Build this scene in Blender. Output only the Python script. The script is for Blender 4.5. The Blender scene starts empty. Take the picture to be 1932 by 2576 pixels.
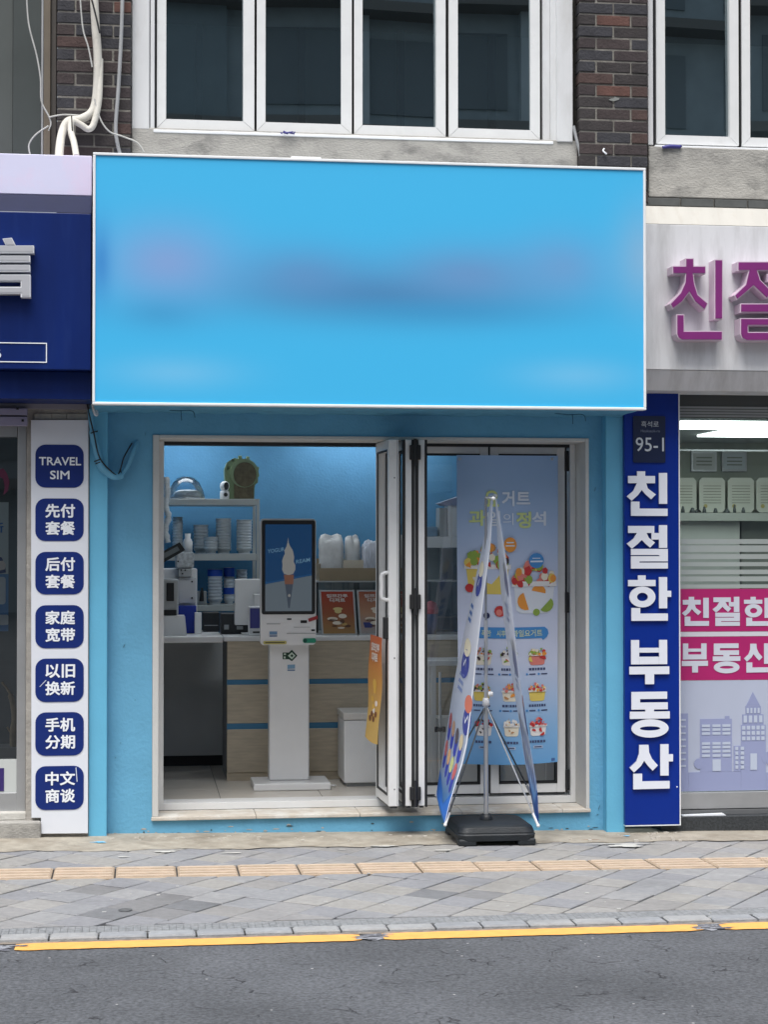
import bpy, math, random
from mathutils import Vector, Matrix
random.seed(7)
S = bpy.context.scene
COL = S.collection
R = math.radians

# ---------------------------------------------------------------- camera, sky, sun, exposure
FPX, YAW, PITCH = 4576.0, R(7.67), R(1.027)
CAM = Vector((0.0, -10.08, 1.6))
cd = bpy.data.cameras.new('camera'); cam = bpy.data.objects.new('camera', cd); COL.objects.link(cam)
cd.sensor_fit = 'HORIZONTAL'; cd.sensor_width = 36.0; cd.lens = 36.0*FPX/1932.0
cd.clip_start = 0.1; cd.clip_end = 3000
cam.location = CAM; cam.rotation_euler = (R(90)+PITCH, 0, -YAW)
S.camera = cam
W = bpy.data.worlds.new('World'); S.world = W; W.use_nodes = True
wn = W.node_tree.nodes; wl = W.node_tree.links
sky = wn.new('ShaderNodeTexSky'); sky.sky_type = 'NISHITA'; sky.sun_disc = False
sky.sun_elevation = R(65); sky.sun_rotation = R(200); sky.dust_density = 4.0; sky.air_density = 1.2
hs = wn.new('ShaderNodeHueSaturation'); hs.inputs['Saturation'].default_value = 0.48
wl.new(sky.outputs[0], hs.inputs['Color']); wl.new(hs.outputs[0], wn['Background'].inputs[0])
wn['Background'].inputs[1].default_value = 0.085
sd = bpy.data.lights.new('sun', 'SUN'); sun = bpy.data.objects.new('sun', sd); COL.objects.link(sun)
sd.energy = 1.5; sd.angle = R(36); sd.color = (1.0, 0.98, 0.95)
sun.rotation_euler = (R(25), 0, R(-20)); sun.location = (0, -20, 20)
S.view_settings.view_transform = 'Standard'; S.view_settings.look = 'None'
S.view_settings.exposure = 1.05; S.view_settings.gamma = 1.0; S.view_settings.use_curve_mapping = False
S.cycles.max_bounces = 8; S.cycles.transparent_max_bounces = 12; S.cycles.use_denoising = True

# ---------------------------------------------------------------- survey helpers: a sight line of the site photo -> metres
cy, sy, cp, sp = math.cos(YAW), math.sin(YAW), math.cos(PITCH), math.sin(PITCH)
FW = Vector((sy*cp, cy*cp, sp)); RT = Vector((cy, -sy, 0)); UP = RT.cross(FW)
def ray(px, py): return FW + RT*((px-966)/FPX) + UP*((1288-py)/FPX)
def P(px, py, Y):
    d = ray(px, py); return CAM + d*((Y-CAM.y)/d.y)
def X(px, Y, py=1500): return P(px, py, Y).x
def Z(py, px, Y): return P(px, py, Y).z
def gz(x, y):
    t = max(0.0, min(1.0, (y+2.5)/2.5)); return -0.014*x*t
def G(px, py, z=None):
    zz = 0.0 if z is None else z
    d = ray(px, py)
    for k in range(6):
        p = CAM + d*((zz-CAM.z)/d.z)
        if z is None: zz = gz(p.x, p.y)
    return p

# ---------------------------------------------------------------- materials
MATS = {}
def lin(c):
    return tuple(((v/255.0)/12.92 if v/255.0 <= 0.04045 else ((v/255.0+0.055)/1.055)**2.4) for v in c)
def M(name, col, rough=0.55, var=0.0, scale=6.0, bump=0.0, bscale=80.0, metal=0.0, spec=0.5, stain=None, stain_amt=0.5, sscale=3.0, slo=0.5, shi=0.75, emit=0.0, stretch=None, trans=0.0):
    if name in MATS: return MATS[name]
    m = bpy.data.materials.new(name); m.use_nodes = True; MATS[name] = m
    n, l = m.node_tree.nodes, m.node_tree.links
    b = n['Principled BSDF']
    b.inputs['Roughness'].default_value = rough; b.inputs['Metallic'].default_value = metal
    b.inputs['Specular IOR Level'].default_value = spec
    b.inputs['Base Color'].default_value = (*col, 1)
    if trans:
        b.inputs['Transmission Weight'].default_value = trans
    tc = n.new('ShaderNodeTexCoord')
    src = tc.outputs['Object']
    if stretch:
        mp = n.new('ShaderNodeMapping'); mp.inputs['Scale'].default_value = stretch
        l.new(src, mp.inputs[0]); src = mp.outputs[0]
    out = None
    if var > 0:
        no = n.new('ShaderNodeTexNoise'); no.inputs['Scale'].default_value = scale; no.inputs['Detail'].default_value = 6
        l.new(src, no.inputs['Vector'])
        mr = n.new('ShaderNodeMapRange'); mr.inputs[1].default_value = 0.3; mr.inputs[2].default_value = 0.7
        mr.inputs[3].default_value = 1-var; mr.inputs[4].default_value = 1+var
        l.new(no.outputs['Fac'], mr.inputs[0])
        mx = n.new('ShaderNodeVectorMath'); mx.operation = 'SCALE'; mx.inputs[0].default_value = col
        l.new(mr.outputs[0], mx.inputs['Scale']); out = mx.outputs[0]
    if stain is not None:
        n2 = n.new('ShaderNodeTexNoise'); n2.inputs['Scale'].default_value = sscale; n2.inputs['Detail'].default_value = 9
        n2.inputs['Roughness'].default_value = 0.65
        l.new(src, n2.inputs['Vector'])
        m2 = n.new('ShaderNodeMapRange'); m2.inputs[1].default_value = slo; m2.inputs[2].default_value = shi
        m2.inputs[3].default_value = 0; m2.inputs[4].default_value = stain_amt
        l.new(n2.outputs['Fac'], m2.inputs[0])
        mi = n.new('ShaderNodeMix'); mi.data_type = 'RGBA'
        l.new(m2.outputs[0], mi.inputs['Factor'])
        if out is None: mi.inputs[6].default_value = (*col, 1)
        else: l.new(out, mi.inputs[6])
        mi.inputs[7].default_value = (*stain, 1); out = mi.outputs[2]
    if out is not None: l.new(out, b.inputs['Base Color'])
    if bump > 0:
        n3 = n.new('ShaderNodeTexNoise'); n3.inputs['Scale'].default_value = bscale; n3.inputs['Detail'].default_value = 4
        l.new(src, n3.inputs['Vector'])
        bp = n.new('ShaderNodeBump'); bp.inputs['Strength'].default_value = bump; bp.inputs['Distance'].default_value = 0.01
        l.new(n3.outputs['Fac'], bp.inputs['Height']); l.new(bp.outputs[0], b.inputs['Normal'])
    if emit > 0:
        b.inputs['Emission Color'].default_value = (*col, 1); b.inputs['Emission Strength'].default_value = emit
    return m
def flat(rgb, rough=0.6): return M('print_%d_%d_%d' % rgb, lin(rgb), rough)

def glass(name, tint, ior=1.45, rough=0.0, tintr=(1, 1, 1)):
    m = bpy.data.materials.new(name); m.use_nodes = True; MATS[name] = m
    n, l = m.node_tree.nodes, m.node_tree.links
    n.remove(n['Principled BSDF'])
    t = n.new('ShaderNodeBsdfTransparent'); t.inputs[0].default_value = (*tint, 1)
    g = n.new('ShaderNodeBsdfGlossy'); g.inputs['Roughness'].default_value = rough
    g.inputs[0].default_value = (*tintr, 1)
    f = n.new('ShaderNodeFresnel'); f.inputs[0].default_value = ior
    x = n.new('ShaderNodeMixShader'); l.new(f.outputs[0], x.inputs[0]); l.new(t.outputs[0], x.inputs[1]); l.new(g.outputs[0], x.inputs[2])
    l.new(x.outputs[0], n['Material Output'].inputs[0]); return m

def gradient(name, stops, axis, lo, hi, rough=0.5, thin=0.0):
    """printed colour blend along one axis of a sheet"""
    m = bpy.data.materials.new(name); m.use_nodes = True; MATS[name] = m
    n, l = m.node_tree.nodes, m.node_tree.links; b = n['Principled BSDF']; b.inputs['Roughness'].default_value = rough
    tc = n.new('ShaderNodeTexCoord'); sx = n.new('ShaderNodeSeparateXYZ'); l.new(tc.outputs['Object'], sx.inputs[0])
    mr = n.new('ShaderNodeMapRange'); mr.inputs[1].default_value = lo; mr.inputs[2].default_value = hi; l.new(sx.outputs[axis], mr.inputs[0])
    cr = n.new('ShaderNodeValToRGB'); l.new(mr.outputs[0], cr.inputs[0])
    e = cr.color_ramp.elements
    while len(e) < len(stops): e.new(0.5)
    for k, (p, c) in enumerate(stops): e[k].position = p; e[k].color = (*lin(c), 1)
    l.new(cr.outputs[0], b.inputs['Base Color'])
    if thin:      # thin cloth lets some daylight through
        tr = n.new('ShaderNodeBsdfTranslucent'); l.new(cr.outputs[0], tr.inputs[0]); mx = n.new('ShaderNodeMixShader'); mx.inputs[0].default_value = thin
        l.new(b.outputs[0], mx.inputs[1]); l.new(tr.outputs[0], mx.inputs[2]); l.new(mx.outputs[0], n['Material Output'].inputs[0])
    return m

m_blue = M('blue_wall_paint', lin((102, 168, 202)), 0.6, 0.05, 5, 0.35, 45, stain=lin((84, 142, 172)), stain_amt=0.4, sscale=4.5, slo=.50, shi=.78)
m_bluepil = M('blue_pilaster_paint', lin((104, 182, 216)), 0.5, 0.05, 4, 0.1, 60)
m_white = M('white_frame_paint', (0.72, 0.73, 0.73), 0.4, 0.04, 9, stain=(0.42, 0.42, 0.4), stain_amt=.35, sscale=9, slo=.56, shi=.8)
m_whitedull = M('white_casing_paint', (0.66, 0.67, 0.68), 0.5, 0.05, 7, stain=(0.40, 0.39, 0.36), stain_amt=.5, sscale=6, slo=.5, shi=.8, stretch=(1, 1, .35))
m_trim = M('sign_trim', (0.80, 0.82, 0.84), 0.4, .04, 8)
m_concrete = M('concrete_band', (0.38, 0.37, 0.345), 0.9, 0.10, 9, 0.5, 60, stain=(0.14, 0.14, 0.135), stain_amt=.85, sscale=5, slo=.5, shi=.72, stretch=(1, 1, 1.8))
m_mortar = M('mortar', (0.20, 0.19, 0.17), 0.95, 0.2, 25, 0.6, 90)
BR = [M('brick_%d' % i, c, 0.85, 0.22, 14, 0.5, 70) for i, c in enumerate([(0.042, 0.032, 0.034), (0.047, 0.035, 0.035), (0.066, 0.040, 0.036), (0.036, 0.036, 0.043), (0.105, 0.050, 0.040), (0.035, 0.030, 0.031)])]
m_black = M('black_rubber', (0.012, 0.013, 0.015), 0.6)
m_blackpl = M('black_plastic', (0.018, 0.021, 0.025), 0.45, .2, 20, .15, 120)
m_dark = M('dark_room_surface', (0.035, 0.045, 0.05), 0.9)  # one even dark colour for the left shop's room surfaces
m_alu = M('aluminium', (0.44, 0.45, 0.46), 0.38, .06, 8, metal=.55)
m_steel = M('pole_steel', (0.58, 0.59, 0.6), 0.3, .05, 10, metal=.75)
m_plastic = M('white_plastic', (0.72, 0.73, 0.74), 0.35, .03, 6)
m_greypl = M('grey_plastic', (0.36, 0.38, 0.39), 0.4, .05, 6)
m_navy = M('navy_sign', lin((2, 32, 96)), 0.4, 0.12, 3, spec=.3, stain=lin((30, 54, 116)), stain_amt=.4, sscale=5, slo=.5, shi=.8, stretch=(3, 1, .4))
m_navyprint = M('navy_print', lin((18, 42, 112)), 0.45, .06, 6, spec=.3)
m_menu = M('menu_board_white', lin((222, 226, 234)), 0.4, .02, 3)
m_print = M('white_print', lin((236, 240, 246)), 0.45)
m_glass = glass('shop_glass', (0.92, 0.95, 0.95), 1.85)
m_upglass = glass('upper_window_glass', (0.40, 0.48, 0.52), 3.6, tintr=(.80, .95, 1.0))
m_wallblue = M('interior_blue_wall', lin((78, 134, 172)), 0.75, 0.05, 8, 0.15, 60)
m_wood = M('counter_wood', (0.52, 0.45, 0.34), 0.5, 0.13, 9, 0.05, 40, stretch=(.9, 1, 7))
m_tile = M('floor_tile', (0.60, 0.565, 0.51), 0.3, 0.06, 5)
m_grout = M('floor_grout', (0.2, 0.19, 0.18), 0.9)

# ---------------------------------------------------------------- mesh builder
ORG = {}
class MB:
    def __init__(s): s.v = []; s.f = []; s.m = []; s.mats = []; s.smooth = []
    def mi(s, m):
        if m not in s.mats: s.mats.append(m)
        return s.mats.index(m)
    def add(s, vs, fs, m, smooth=False):
        o = len(s.v); s.v += [tuple(v) for v in vs]; k = s.mi(m)
        for f in fs: s.f.append([o+i for i in f]); s.m.append(k); s.smooth.append(smooth)
        return s
    def box(s, x0, y0, z0, x1, y1, z1, m):
        x0, x1 = min(x0, x1), max(x0, x1); y0, y1 = min(y0, y1), max(y0, y1); z0, z1 = min(z0, z1), max(z0, z1)
        return s.add([(x0, y0, z0), (x1, y0, z0), (x1, y1, z0), (x0, y1, z0), (x0, y0, z1), (x1, y0, z1), (x1, y1, z1), (x0, y1, z1)],
                     [(3, 2, 1, 0), (4, 5, 6, 7), (0, 1, 5, 4), (1, 2, 6, 5), (2, 3, 7, 6), (3, 0, 4, 7)], m)
    def prism(s, poly, y0, y1, m, ms=None):
        """poly of (x,z); front at y0 (towards the street), back at y1"""
        a = sum(poly[i][0]*poly[(i+1) % len(poly)][1]-poly[(i+1) % len(poly)][0]*poly[i][1] for i in range(len(poly)))
        if a < 0: poly = poly[::-1]
        n = len(poly)
        s.add([(x, y0, z) for x, z in poly], [list(range(n))], m)
        s.add([(x, y1, z) for x, z in poly], [list(range(n))[::-1]], ms or m)
        vs = [(x, y0, z) for x, z in poly]+[(x, y1, z) for x, z in poly]
        return s.add(vs, [(i, n+i, n+(i+1) % n, (i+1) % n) for i in range(n)], ms or m)
    def ring(s, outer, inner, y0, y1, m, ms=None):
        n = len(outer)
        vs = [(x, y0, z) for x, z in outer]+[(x, y0, z) for x, z in inner]+[(x, y1, z) for x, z in outer]+[(x, y1, z) for x, z in inner]
        s.add(vs, [(i, (i+1) % n, n+(i+1) % n, n+i) for i in range(n)], m)
        return s.add(vs, [(i, 2*n+i, 2*n+(i+1) % n, (i+1) % n) for i in range(n)]+[(n+i, n+(i+1) % n, 3*n+(i+1) % n, 3*n+i) for i in range(n)], ms or m)
    def tube(s, pts, r, m, n=10, cap=True):
        pts = [Vector(p) for p in pts]; rs = r if isinstance(r, (list, tuple)) else [r]*len(pts)
        rings = []; prev = None
        for i, p in enumerate(pts):
            t = (pts[min(i+1, len(pts)-1)]-pts[max(i-1, 0)]).normalized()
            if prev is None: a = t.orthogonal().normalized()
            else: a = (prev-t*prev.dot(t)).normalized()
            prev = a; b = t.cross(a)
            rings.append([p+(a*math.cos(2*math.pi*k/n)+b*math.sin(2*math.pi*k/n))*rs[i] for k in range(n)])
        vs = [v for rg in rings for v in rg]; fs = []
        for i in range(len(pts)-1):
            for k in range(n): fs.append((i*n+k, i*n+(k+1) % n, (i+1)*n+(k+1) % n, (i+1)*n+k))
        s.add(vs, fs, m, True)
        if cap:
            s.add(rings[0], [list(range(n))[::-1]], m); s.add(rings[-1], [list(range(n))], m)
        return s
    def lathe(s, prof, c, m, n=20, sx=1.0, sy=1.0):
        vs = []; fs = []
        for r, z in prof:
            for k in range(n): vs.append((c[0]+r*sx*math.cos(2*math.pi*k/n), c[1]+r*sy*math.sin(2*math.pi*k/n), c[2]+z))
        for i in range(len(prof)-1):
            for k in range(n): fs.append((i*n+k, i*n+(k+1) % n, (i+1)*n+(k+1) % n, (i+1)*n+k))
        return s.add(vs, fs, m, True)
    def grid(s, fn, nu, nv, m, smooth=True):
        vs = [fn(i/nu, j/nv) for j in range(nv+1) for i in range(nu+1)]
        fs = [(j*(nu+1)+i, j*(nu+1)+i+1, (j+1)*(nu+1)+i+1, (j+1)*(nu+1)+i) for j in range(nv) for i in range(nu)]
        return s.add(vs, fs, m, smooth)
    def build(s, name, parent=None, bevel=0.0, seg=2, label=None, cat=None, group=None, kind=None):
        org = ORG.get(parent, Vector((0, 0, 0))) if parent is not None else Vector((0, 0, 0))
        me = bpy.data.meshes.new(name)
        me.from_pydata([(v[0]-org.x, v[1]-org.y, v[2]-org.z) for v in s.v], [], s.f)
        for m in s.mats: me.materials.append(m)
        me.polygons.foreach_set('material_index', s.m); me.polygons.foreach_set('use_smooth', s.smooth)
        me.update()
        o = bpy.data.objects.new(name, me); COL.objects.link(o)
        if parent is not None: o.parent = parent
        ORG[o] = org
        if bevel:
            b = o.modifiers.new('bevel', 'BEVEL'); b.width = bevel; b.segments = seg; b.limit_method = 'ANGLE'; b.harden_normals = False
        tag(o, label, cat, group, kind); return o
def tag(o, label=None, cat=None, group=None, kind=None):
    if label: o['label'] = label
    if cat: o['category'] = cat
    if group: o['group'] = group
    if kind: o['kind'] = kind
    return o
def thing(name, loc, label, cat, group=None):
    o = bpy.data.objects.new(name, None); COL.objects.link(o); o.location = loc; o.empty_display_size = .1
    ORG[o] = Vector(loc); return tag(o, label, cat, group)
def pb(mb, x0, y0, x1, y1, Y, depth, m, z=None):
    """box whose front face is the given photo rectangle on plane Y"""
    xm, ym = (x0+x1)/2, (y0+y1)/2
    return mb.box(X(x0, Y, ym), Y, Z(y1, xm, Y), X(x1, Y, ym), Y+depth, Z(y0, xm, Y), m)
def rect(x0, y0, x1, y1, Y):
    xm, ym = (x0+x1)/2, (y0+y1)/2
    return X(x0, Y, ym), Z(y1, xm, Y), X(x1, Y, ym), Z(y0, xm, Y)
def bezier(pts, k=8):
    """Catmull-Rom through pts"""
    pts = [Vector(p) for p in pts]; out = []
    for i in range(len(pts)-1):
        p0, p1, p2, p3 = pts[max(i-1, 0)], pts[i], pts[i+1], pts[min(i+2, len(pts)-1)]
        for j in range(k):
            t = j/k; out.append(0.5*((2*p1)+(p2-p0)*t+(2*p0-5*p1+4*p2-p3)*t*t+(3*p1-p0-3*p2+p3)*t**3))
    out.append(pts[-1]); return out
def ell(cx, cz, rx, rz, n=20, a0=0.0): return [(cx+rx*math.cos(a0+2*math.pi*k/n), cz+rz*math.sin(a0+2*math.pi*k/n)) for k in range(n)]
def rrect(x0, z0, x1, z1, r, n=6):
    out = []
    for cx, cz, a in ((x1-r, z1-r, 0), (x0+r, z1-r, 90), (x0+r, z0+r, 180), (x1-r, z0+r, 270)):
        for k in range(n+1): out.append((cx+r*math.cos(R(a+90*k/n)), cz+r*math.sin(R(a+90*k/n))))
    return out
_tc = {}
def text2d(s, bold=0.0):
    key = (s, bold)
    if key not in _tc:
        c = bpy.data.curves.new('txt', 'FONT'); c.body = s; c.size = 1; c.offset = bold; c.resolution_u = 3; c.dimensions = '2D'; c.fill_mode = 'BOTH'
        o = bpy.data.objects.new('txt', c); me = o.to_mesh()
        v = [(p.co.x, p.co.y) for p in me.vertices]; f = [list(p.vertices) for p in me.polygons]
        o.to_mesh_clear(); bpy.data.objects.remove(o); bpy.data.curves.remove(c)
        x0 = min(a for a, b in v); x1 = max(a for a, b in v); z0 = min(b for a, b in v); z1 = max(b for a, b in v)
        _tc[key] = ([((a-x0)/(x1-x0), (b-z0)/(z1-z0)) for a, b in v], f)
    return _tc[key]
def text(mb, s, x0, z0, x1, z1, Y, m, bold=0.0, fn=None):
    v, f = text2d(s, 0.0)
    n = max(1, len(s)); dx = bold*(x1-x0)/n; dz = bold*(z1-z0)
    # heavier strokes: the outline laid down a few times, each copy a hair in front of the last
    sh = [(0, 0)] if bold <= 0 else [(0, 0), (dx, 0), (-dx, 0), (0, dz), (0, -dz), (dx*.7, dz*.7), (-dx*.7, -dz*.7), (dx*.7, -dz*.7), (-dx*.7, dz*.7)]
    for k, (ox, oz) in enumerate(sh):
        pts = [(x0+dx+(x1-x0-2*dx)*a+ox, z0+dz+(z1-z0-2*dz)*b+oz) for a, b in v]
        if fn: mb.add([fn(a, b, .00015*k) for a, b in pts], f, m)
        else: mb.add([(a, Y-.00012*k, b) for a, b in pts], f, m)
# ================================================================ GROUND
def asphalt():
    m = bpy.data.materials.new('asphalt'); m.use_nodes = True; MATS['asphalt'] = m
    n, l = m.node_tree.nodes, m.node_tree.links; b = n['Principled BSDF']; b.inputs['Roughness'].default_value = 0.85
    tc = n.new('ShaderNodeTexCoord'); mp = n.new('ShaderNodeMapping'); l.new(tc.outputs['Object'], mp.inputs[0])
    big = n.new('ShaderNodeTexNoise'); big.inputs['Scale'].default_value = 1.3; big.inputs['Detail'].default_value = 5; l.new(mp.outputs[0], big.inputs['Vector'])
    fine = n.new('ShaderNodeTexNoise'); fine.inputs['Scale'].default_value = 55; fine.inputs['Detail'].default_value = 4; fine.inputs['Roughness'].default_value = .7; l.new(mp.outputs[0], fine.inputs['Vector'])
    r1 = n.new('ShaderNodeValToRGB'); e = r1.color_ramp.elements; e[0].position = .3; e[0].color = (.064, .068, .075, 1); e[1].position = .7; e[1].color = (.108, .114, .126, 1)
    l.new(big.outputs['Fac'], r1.inputs[0])
    mr = n.new('ShaderNodeMapRange'); mr.inputs[1].default_value = .35; mr.inputs[2].default_value = .65; mr.inputs[3].default_value = .60; mr.inputs[4].default_value = 1.40; l.new(fine.outputs['Fac'], mr.inputs[0])
    sc = n.new('ShaderNodeVectorMath'); sc.operation = 'SCALE'; l.new(r1.outputs[0], sc.inputs[0]); l.new(mr.outputs[0], sc.inputs['Scale'])
    # pale chips of aggregate
    vo = n.new('ShaderNodeTexVoronoi'); vo.inputs['Scale'].default_value = 15; l.new(mp.outputs[0], vo.inputs['Vector'])
    st = n.new('ShaderNodeMapRange'); st.inputs[1].default_value = .10; st.inputs[2].default_value = .06; st.inputs[3].default_value = 0; st.inputs[4].default_value = 1; l.new(vo.outputs['Distance'], st.inputs[0])
    sep = n.new('ShaderNodeSeparateXYZ'); l.new(vo.outputs['Color'], sep.inputs[0])
    gt = n.new('ShaderNodeMath'); gt.operation = 'GREATER_THAN'; gt.inputs[1].default_value = .80; l.new(sep.outputs[0], gt.inputs[0])
    mu = n.new('ShaderNodeMath'); mu.operation = 'MULTIPLY'; l.new(st.outputs[0], mu.inputs[0]); l.new(gt.outputs[0], mu.inputs[1])
    mx = n.new('ShaderNodeMix'); mx.data_type = 'RGBA'; l.new(mu.outputs[0], mx.inputs['Factor']); l.new(sc.outputs[0], mx.inputs[6]); mx.inputs[7].default_value = (.4, .4, .4, 1)
    # cracks: edges of warped cells, broken up by a second noise
    wv = n.new('ShaderNodeTexNoise'); wv.inputs['Scale'].default_value = 5; wv.inputs['Detail'].default_value = 6; l.new(mp.outputs[0], wv.inputs['Vector'])
    ad = n.new('ShaderNodeVectorMath'); ad.operation = 'MULTIPLY_ADD'; ad.inputs[1].default_value = (.3, .3, .3); l.new(wv.outputs['Color'], ad.inputs[0]); l.new(mp.outputs[0], ad.inputs[2])
    ck = n.new('ShaderNodeTexVoronoi'); ck.feature = 'DISTANCE_TO_EDGE'; ck.inputs['Scale'].default_value = 4.5; l.new(ad.outputs[0], ck.inputs['Vector'])
    cm = n.new('ShaderNodeMapRange'); cm.inputs[1].default_value = .022; cm.inputs[2].default_value = .004; cm.inputs[3].default_value = 0; cm.inputs[4].default_value = 1; l.new(ck.outputs['Distance'], cm.inputs[0])
    bk = n.new('ShaderNodeTexNoise'); bk.inputs['Scale'].default_value = 7; bk.inputs['Detail'].default_value = 5; l.new(mp.outputs[0], bk.inputs['Vector'])
    bm_ = n.new('ShaderNodeMapRange'); bm_.inputs[1].default_value = .53; bm_.inputs[2].default_value = .62; bm_.inputs[3].default_value = 0; bm_.inputs[4].default_value = 1; l.new(bk.outputs['Fac'], bm_.inputs[0])
    cc = n.new('ShaderNodeMath'); cc.operation = 'MULTIPLY'; l.new(cm.outputs[0], cc.inputs[0]); l.new(bm_.outputs[0], cc.inputs[1])
    m3 = n.new('ShaderNodeMix'); m3.data_type = 'RGBA'; l.new(cc.outputs[0], m3.inputs['Factor']); l.new(mx.outputs[2], m3.inputs[6]); m3.inputs[7].default_value = (.022, .022, .026, 1)
    l.new(m3.outputs[2], b.inputs['Base Color'])
    h = n.new('ShaderNodeMath'); h.operation = 'SUBTRACT'; l.new(fine.outputs['Fac'], h.inputs[0]); l.new(cc.outputs[0], h.inputs[1])
    bp = n.new('ShaderNodeBump'); bp.inputs['Strength'].default_value = .6; bp.inputs['Distance'].default_value = .008; l.new(h.outputs[0], bp.inputs['Height']); l.new(bp.outputs[0], b.inputs['Normal'])
    return m
m_asph = asphalt()
ROADZ = -0.016
yk1 = G(300, 2363, ROADZ).y      # street edge of the kerb blocks
yk0 = G(300, 2341).y             # inner edge of the kerb blocks
yd0 = G(300, 2325).y             # inner edge of the gutter strip
yt1 = G(300, 2207).y             # tactile strip, street side
yt0 = yt1+0.30
road = MB().add([(-200, -200, ROADZ), (200, -200, ROADZ), (200, yk1+.05, ROADZ), (-200, yk1+.05, ROADZ)], [(0, 1, 2, 3)], m_asph).build('road', kind='structure')

MB().add([(-300, -300, -.36), (300, -300, -.36), (300, 300, -.36), (-300, 300, -.36)], [(0, 1, 2, 3)], M('earth', (.12, .11, .10), .95)).build('ground', kind='structure')
def paver_mat(name, c, dirt=.45):
    return M(name, c, .85, .10, 30, .35, 160, stain=tuple(v*.55 for v in c), stain_amt=dirt, sscale=2.3, slo=.48, shi=.72)
PV = [paver_mat('paver_%d' % i, c) for i, c in enumerate([(.255, .26, .272), (.28, .282, .288), (.27, .267, .268), (.29, .283, .27), (.24, .244, .26), (.30, .294, .285), (.255, .25, .246)])]
m_joint = M('paver_joint', (.05, .05, .05), .95, .3, 20)
XL, XR = -2.6, 5.6
# bedding under the paving follows the slope of the footway
bed = MB()
bed.grid(lambda u, v: (XL-4+(XR-XL+8)*u, yk1+.02+(0.5-yk1)*v, gz(XL-4+(XR-XL+8)*u, yk1+(0.5-yk1)*v)-0.012), 60, 20, m_joint, False)
pave = bed.build('pavement', kind='structure')
def clip(poly, k, val, keep_less):
    out = []
    for i in range(len(poly)):
        a, b = poly[i], poly[(i+1) % len(poly)]
        ia = (a[k] <= val) if keep_less else (a[k] >= val); ib = (b[k] <= val) if keep_less else (b[k] >= val)
        if ia: out.append(a)
        if ia != ib:
            t = (val-a[k])/(b[k]-a[k]); out.append((a[0]+(b[0]-a[0])*t, a[1]+(b[1]-a[1])*t))
    return out
def slab(mb, poly, zf, h, m, inset=.003):
    """bevelled slab with a ground-following top"""
    n = len(poly); cx = sum(p[0] for p in poly)/n; cyy = sum(p[1] for p in poly)/n
    a = sum(poly[i][0]*poly[(i+1) % n][1]-poly[(i+1) % n][0]*poly[i][1] for i in range(n))
    if a < 0: poly = poly[::-1]
    def sh(p, d):
        v = Vector((p[0]-cx, p[1]-cyy)); L = v.length
        return (cx+v.x*(1-d/max(L, d*2)), cyy+v.y*(1-d/max(L, d*2)))
    top = [sh(p, inset*1.8) for p in poly]
    vs = [(x, y, zf(x, y)) for x, y in top]+[(x, y, zf(x, y)-inset) for x, y in poly]+[(x, y, zf(x, y)-h) for x, y in poly]
    fs = [list(range(n))]
    for r_ in range(2):
        fs += [(r_*n+(i+1) % n, r_*n+i, (r_+1)*n+i, (r_+1)*n+(i+1) % n) for i in range(n)]
    mb.add(vs, fs, m)
ang = R(53); s_ = .2; g_ = .0055
PVD = [paver_mat('paver_damp_%d' % i, c, .7) for i, c in enumerate([(.17, .175, .185), (.20, .20, .205)])]
DAMP = [(G(325, 2290), .26, .16), (G(400, 2255), .2, .1), (G(240, 2235), .18, .1), (G(480, 2285), .16, .1), (G(1180, 2250), .2, .1), (G(690, 2160), .15, .06)]
ca, sa = math.cos(ang), math.sin(ang)
ystrip = G(300, 2140).y
npv = 0
for i in range(-45, 46):
    off = random.choice([0, 0, 0.03, .1, .1])
    for j in range(-45, 46):
        a0, b0 = i*s_, j*s_+off
        gb = random.uniform(.005, .009); ga = random.uniform(.007, .012)
        q = [(b0+gb/2, a0+ga/2), (b0+s_-gb/2, a0+ga/2), (b0+s_-gb/2, a0+s_-ga/2), (b0+gb/2, a0+s_-ga/2)]
        q = [(1.4+u*ca-v*sa, -1.2+u*sa+v*ca) for u, v in q]
        for lo, hi in ((yd0+.006, yt1-.005), (yt0+.005, -.02)):
            pl = clip(clip(clip(clip(q, 1, lo, False), 1, hi, True) if q else [], 0, -1.3, False), 0, 4.3, True) if q else []
            if len(pl) < 3: continue
            ar = abs(sum(pl[k][0]*pl[(k+1) % len(pl)][1]-pl[(k+1) % len(pl)][0]*pl[k][1] for k in range(len(pl))))/2
            if ar < .002: continue
            tz = random.uniform(-.0022, .0022); tx = random.uniform(-.008, .008); ty = random.uniform(-.008, .008)
            pcx = sum(p[0] for p in pl)/len(pl); pcy = sum(p[1] for p in pl)/len(pl)
            mb = MB(); slab(mb, pl, lambda x, y: gz(x, y)+tz+(x-pcx)*tx+(y-pcy)*ty, .02, random.choice(PVD if any(((pcx-c_.x)/a_)**2+((pcy-c_.y)/b_)**2 < 1 for c_, a_, b_ in DAMP) else PV))
            mb.build('paver', pave); npv += 1
# tactile guiding strip: ribbed tiles
m_tact = M('tactile_tile', (.50, .40, .31), .8, .10, 14, .3, 120, stain=(.44, .37, .28), stain_amt=.5, sscale=4, slo=.5, shi=.75)
m_tactb = M('tactile_shaded_base', (.38, .295, .215), .85, .10, 14)  # base coloured darker than the ribs, groove shade put into the colour
tact = 0
xj = G(133, 2195).x
x = xj-0.3*5
while x < 4.5:
    mb = MB(); dz = random.uniform(-.002, .002)
    slab(mb, [(x+.004, yt1), (x+.296, yt1), (x+.296, yt0), (x+.004, yt0)], lambda a, b: gz(a, b)+dz, .02, m_tactb)
    for k in range(4):
        yc = yt1+.042+k*.072
        slab(mb, [(x+.012, yc-.017), (x+.288, yc-.017), (x+.288, yc+.017), (x+.012, yc+.017)], lambda a, b: gz(a, b)+dz+.006, .007, m_tact, .003)
    mb.build('tactile_tile', pave); x += .3
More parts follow.
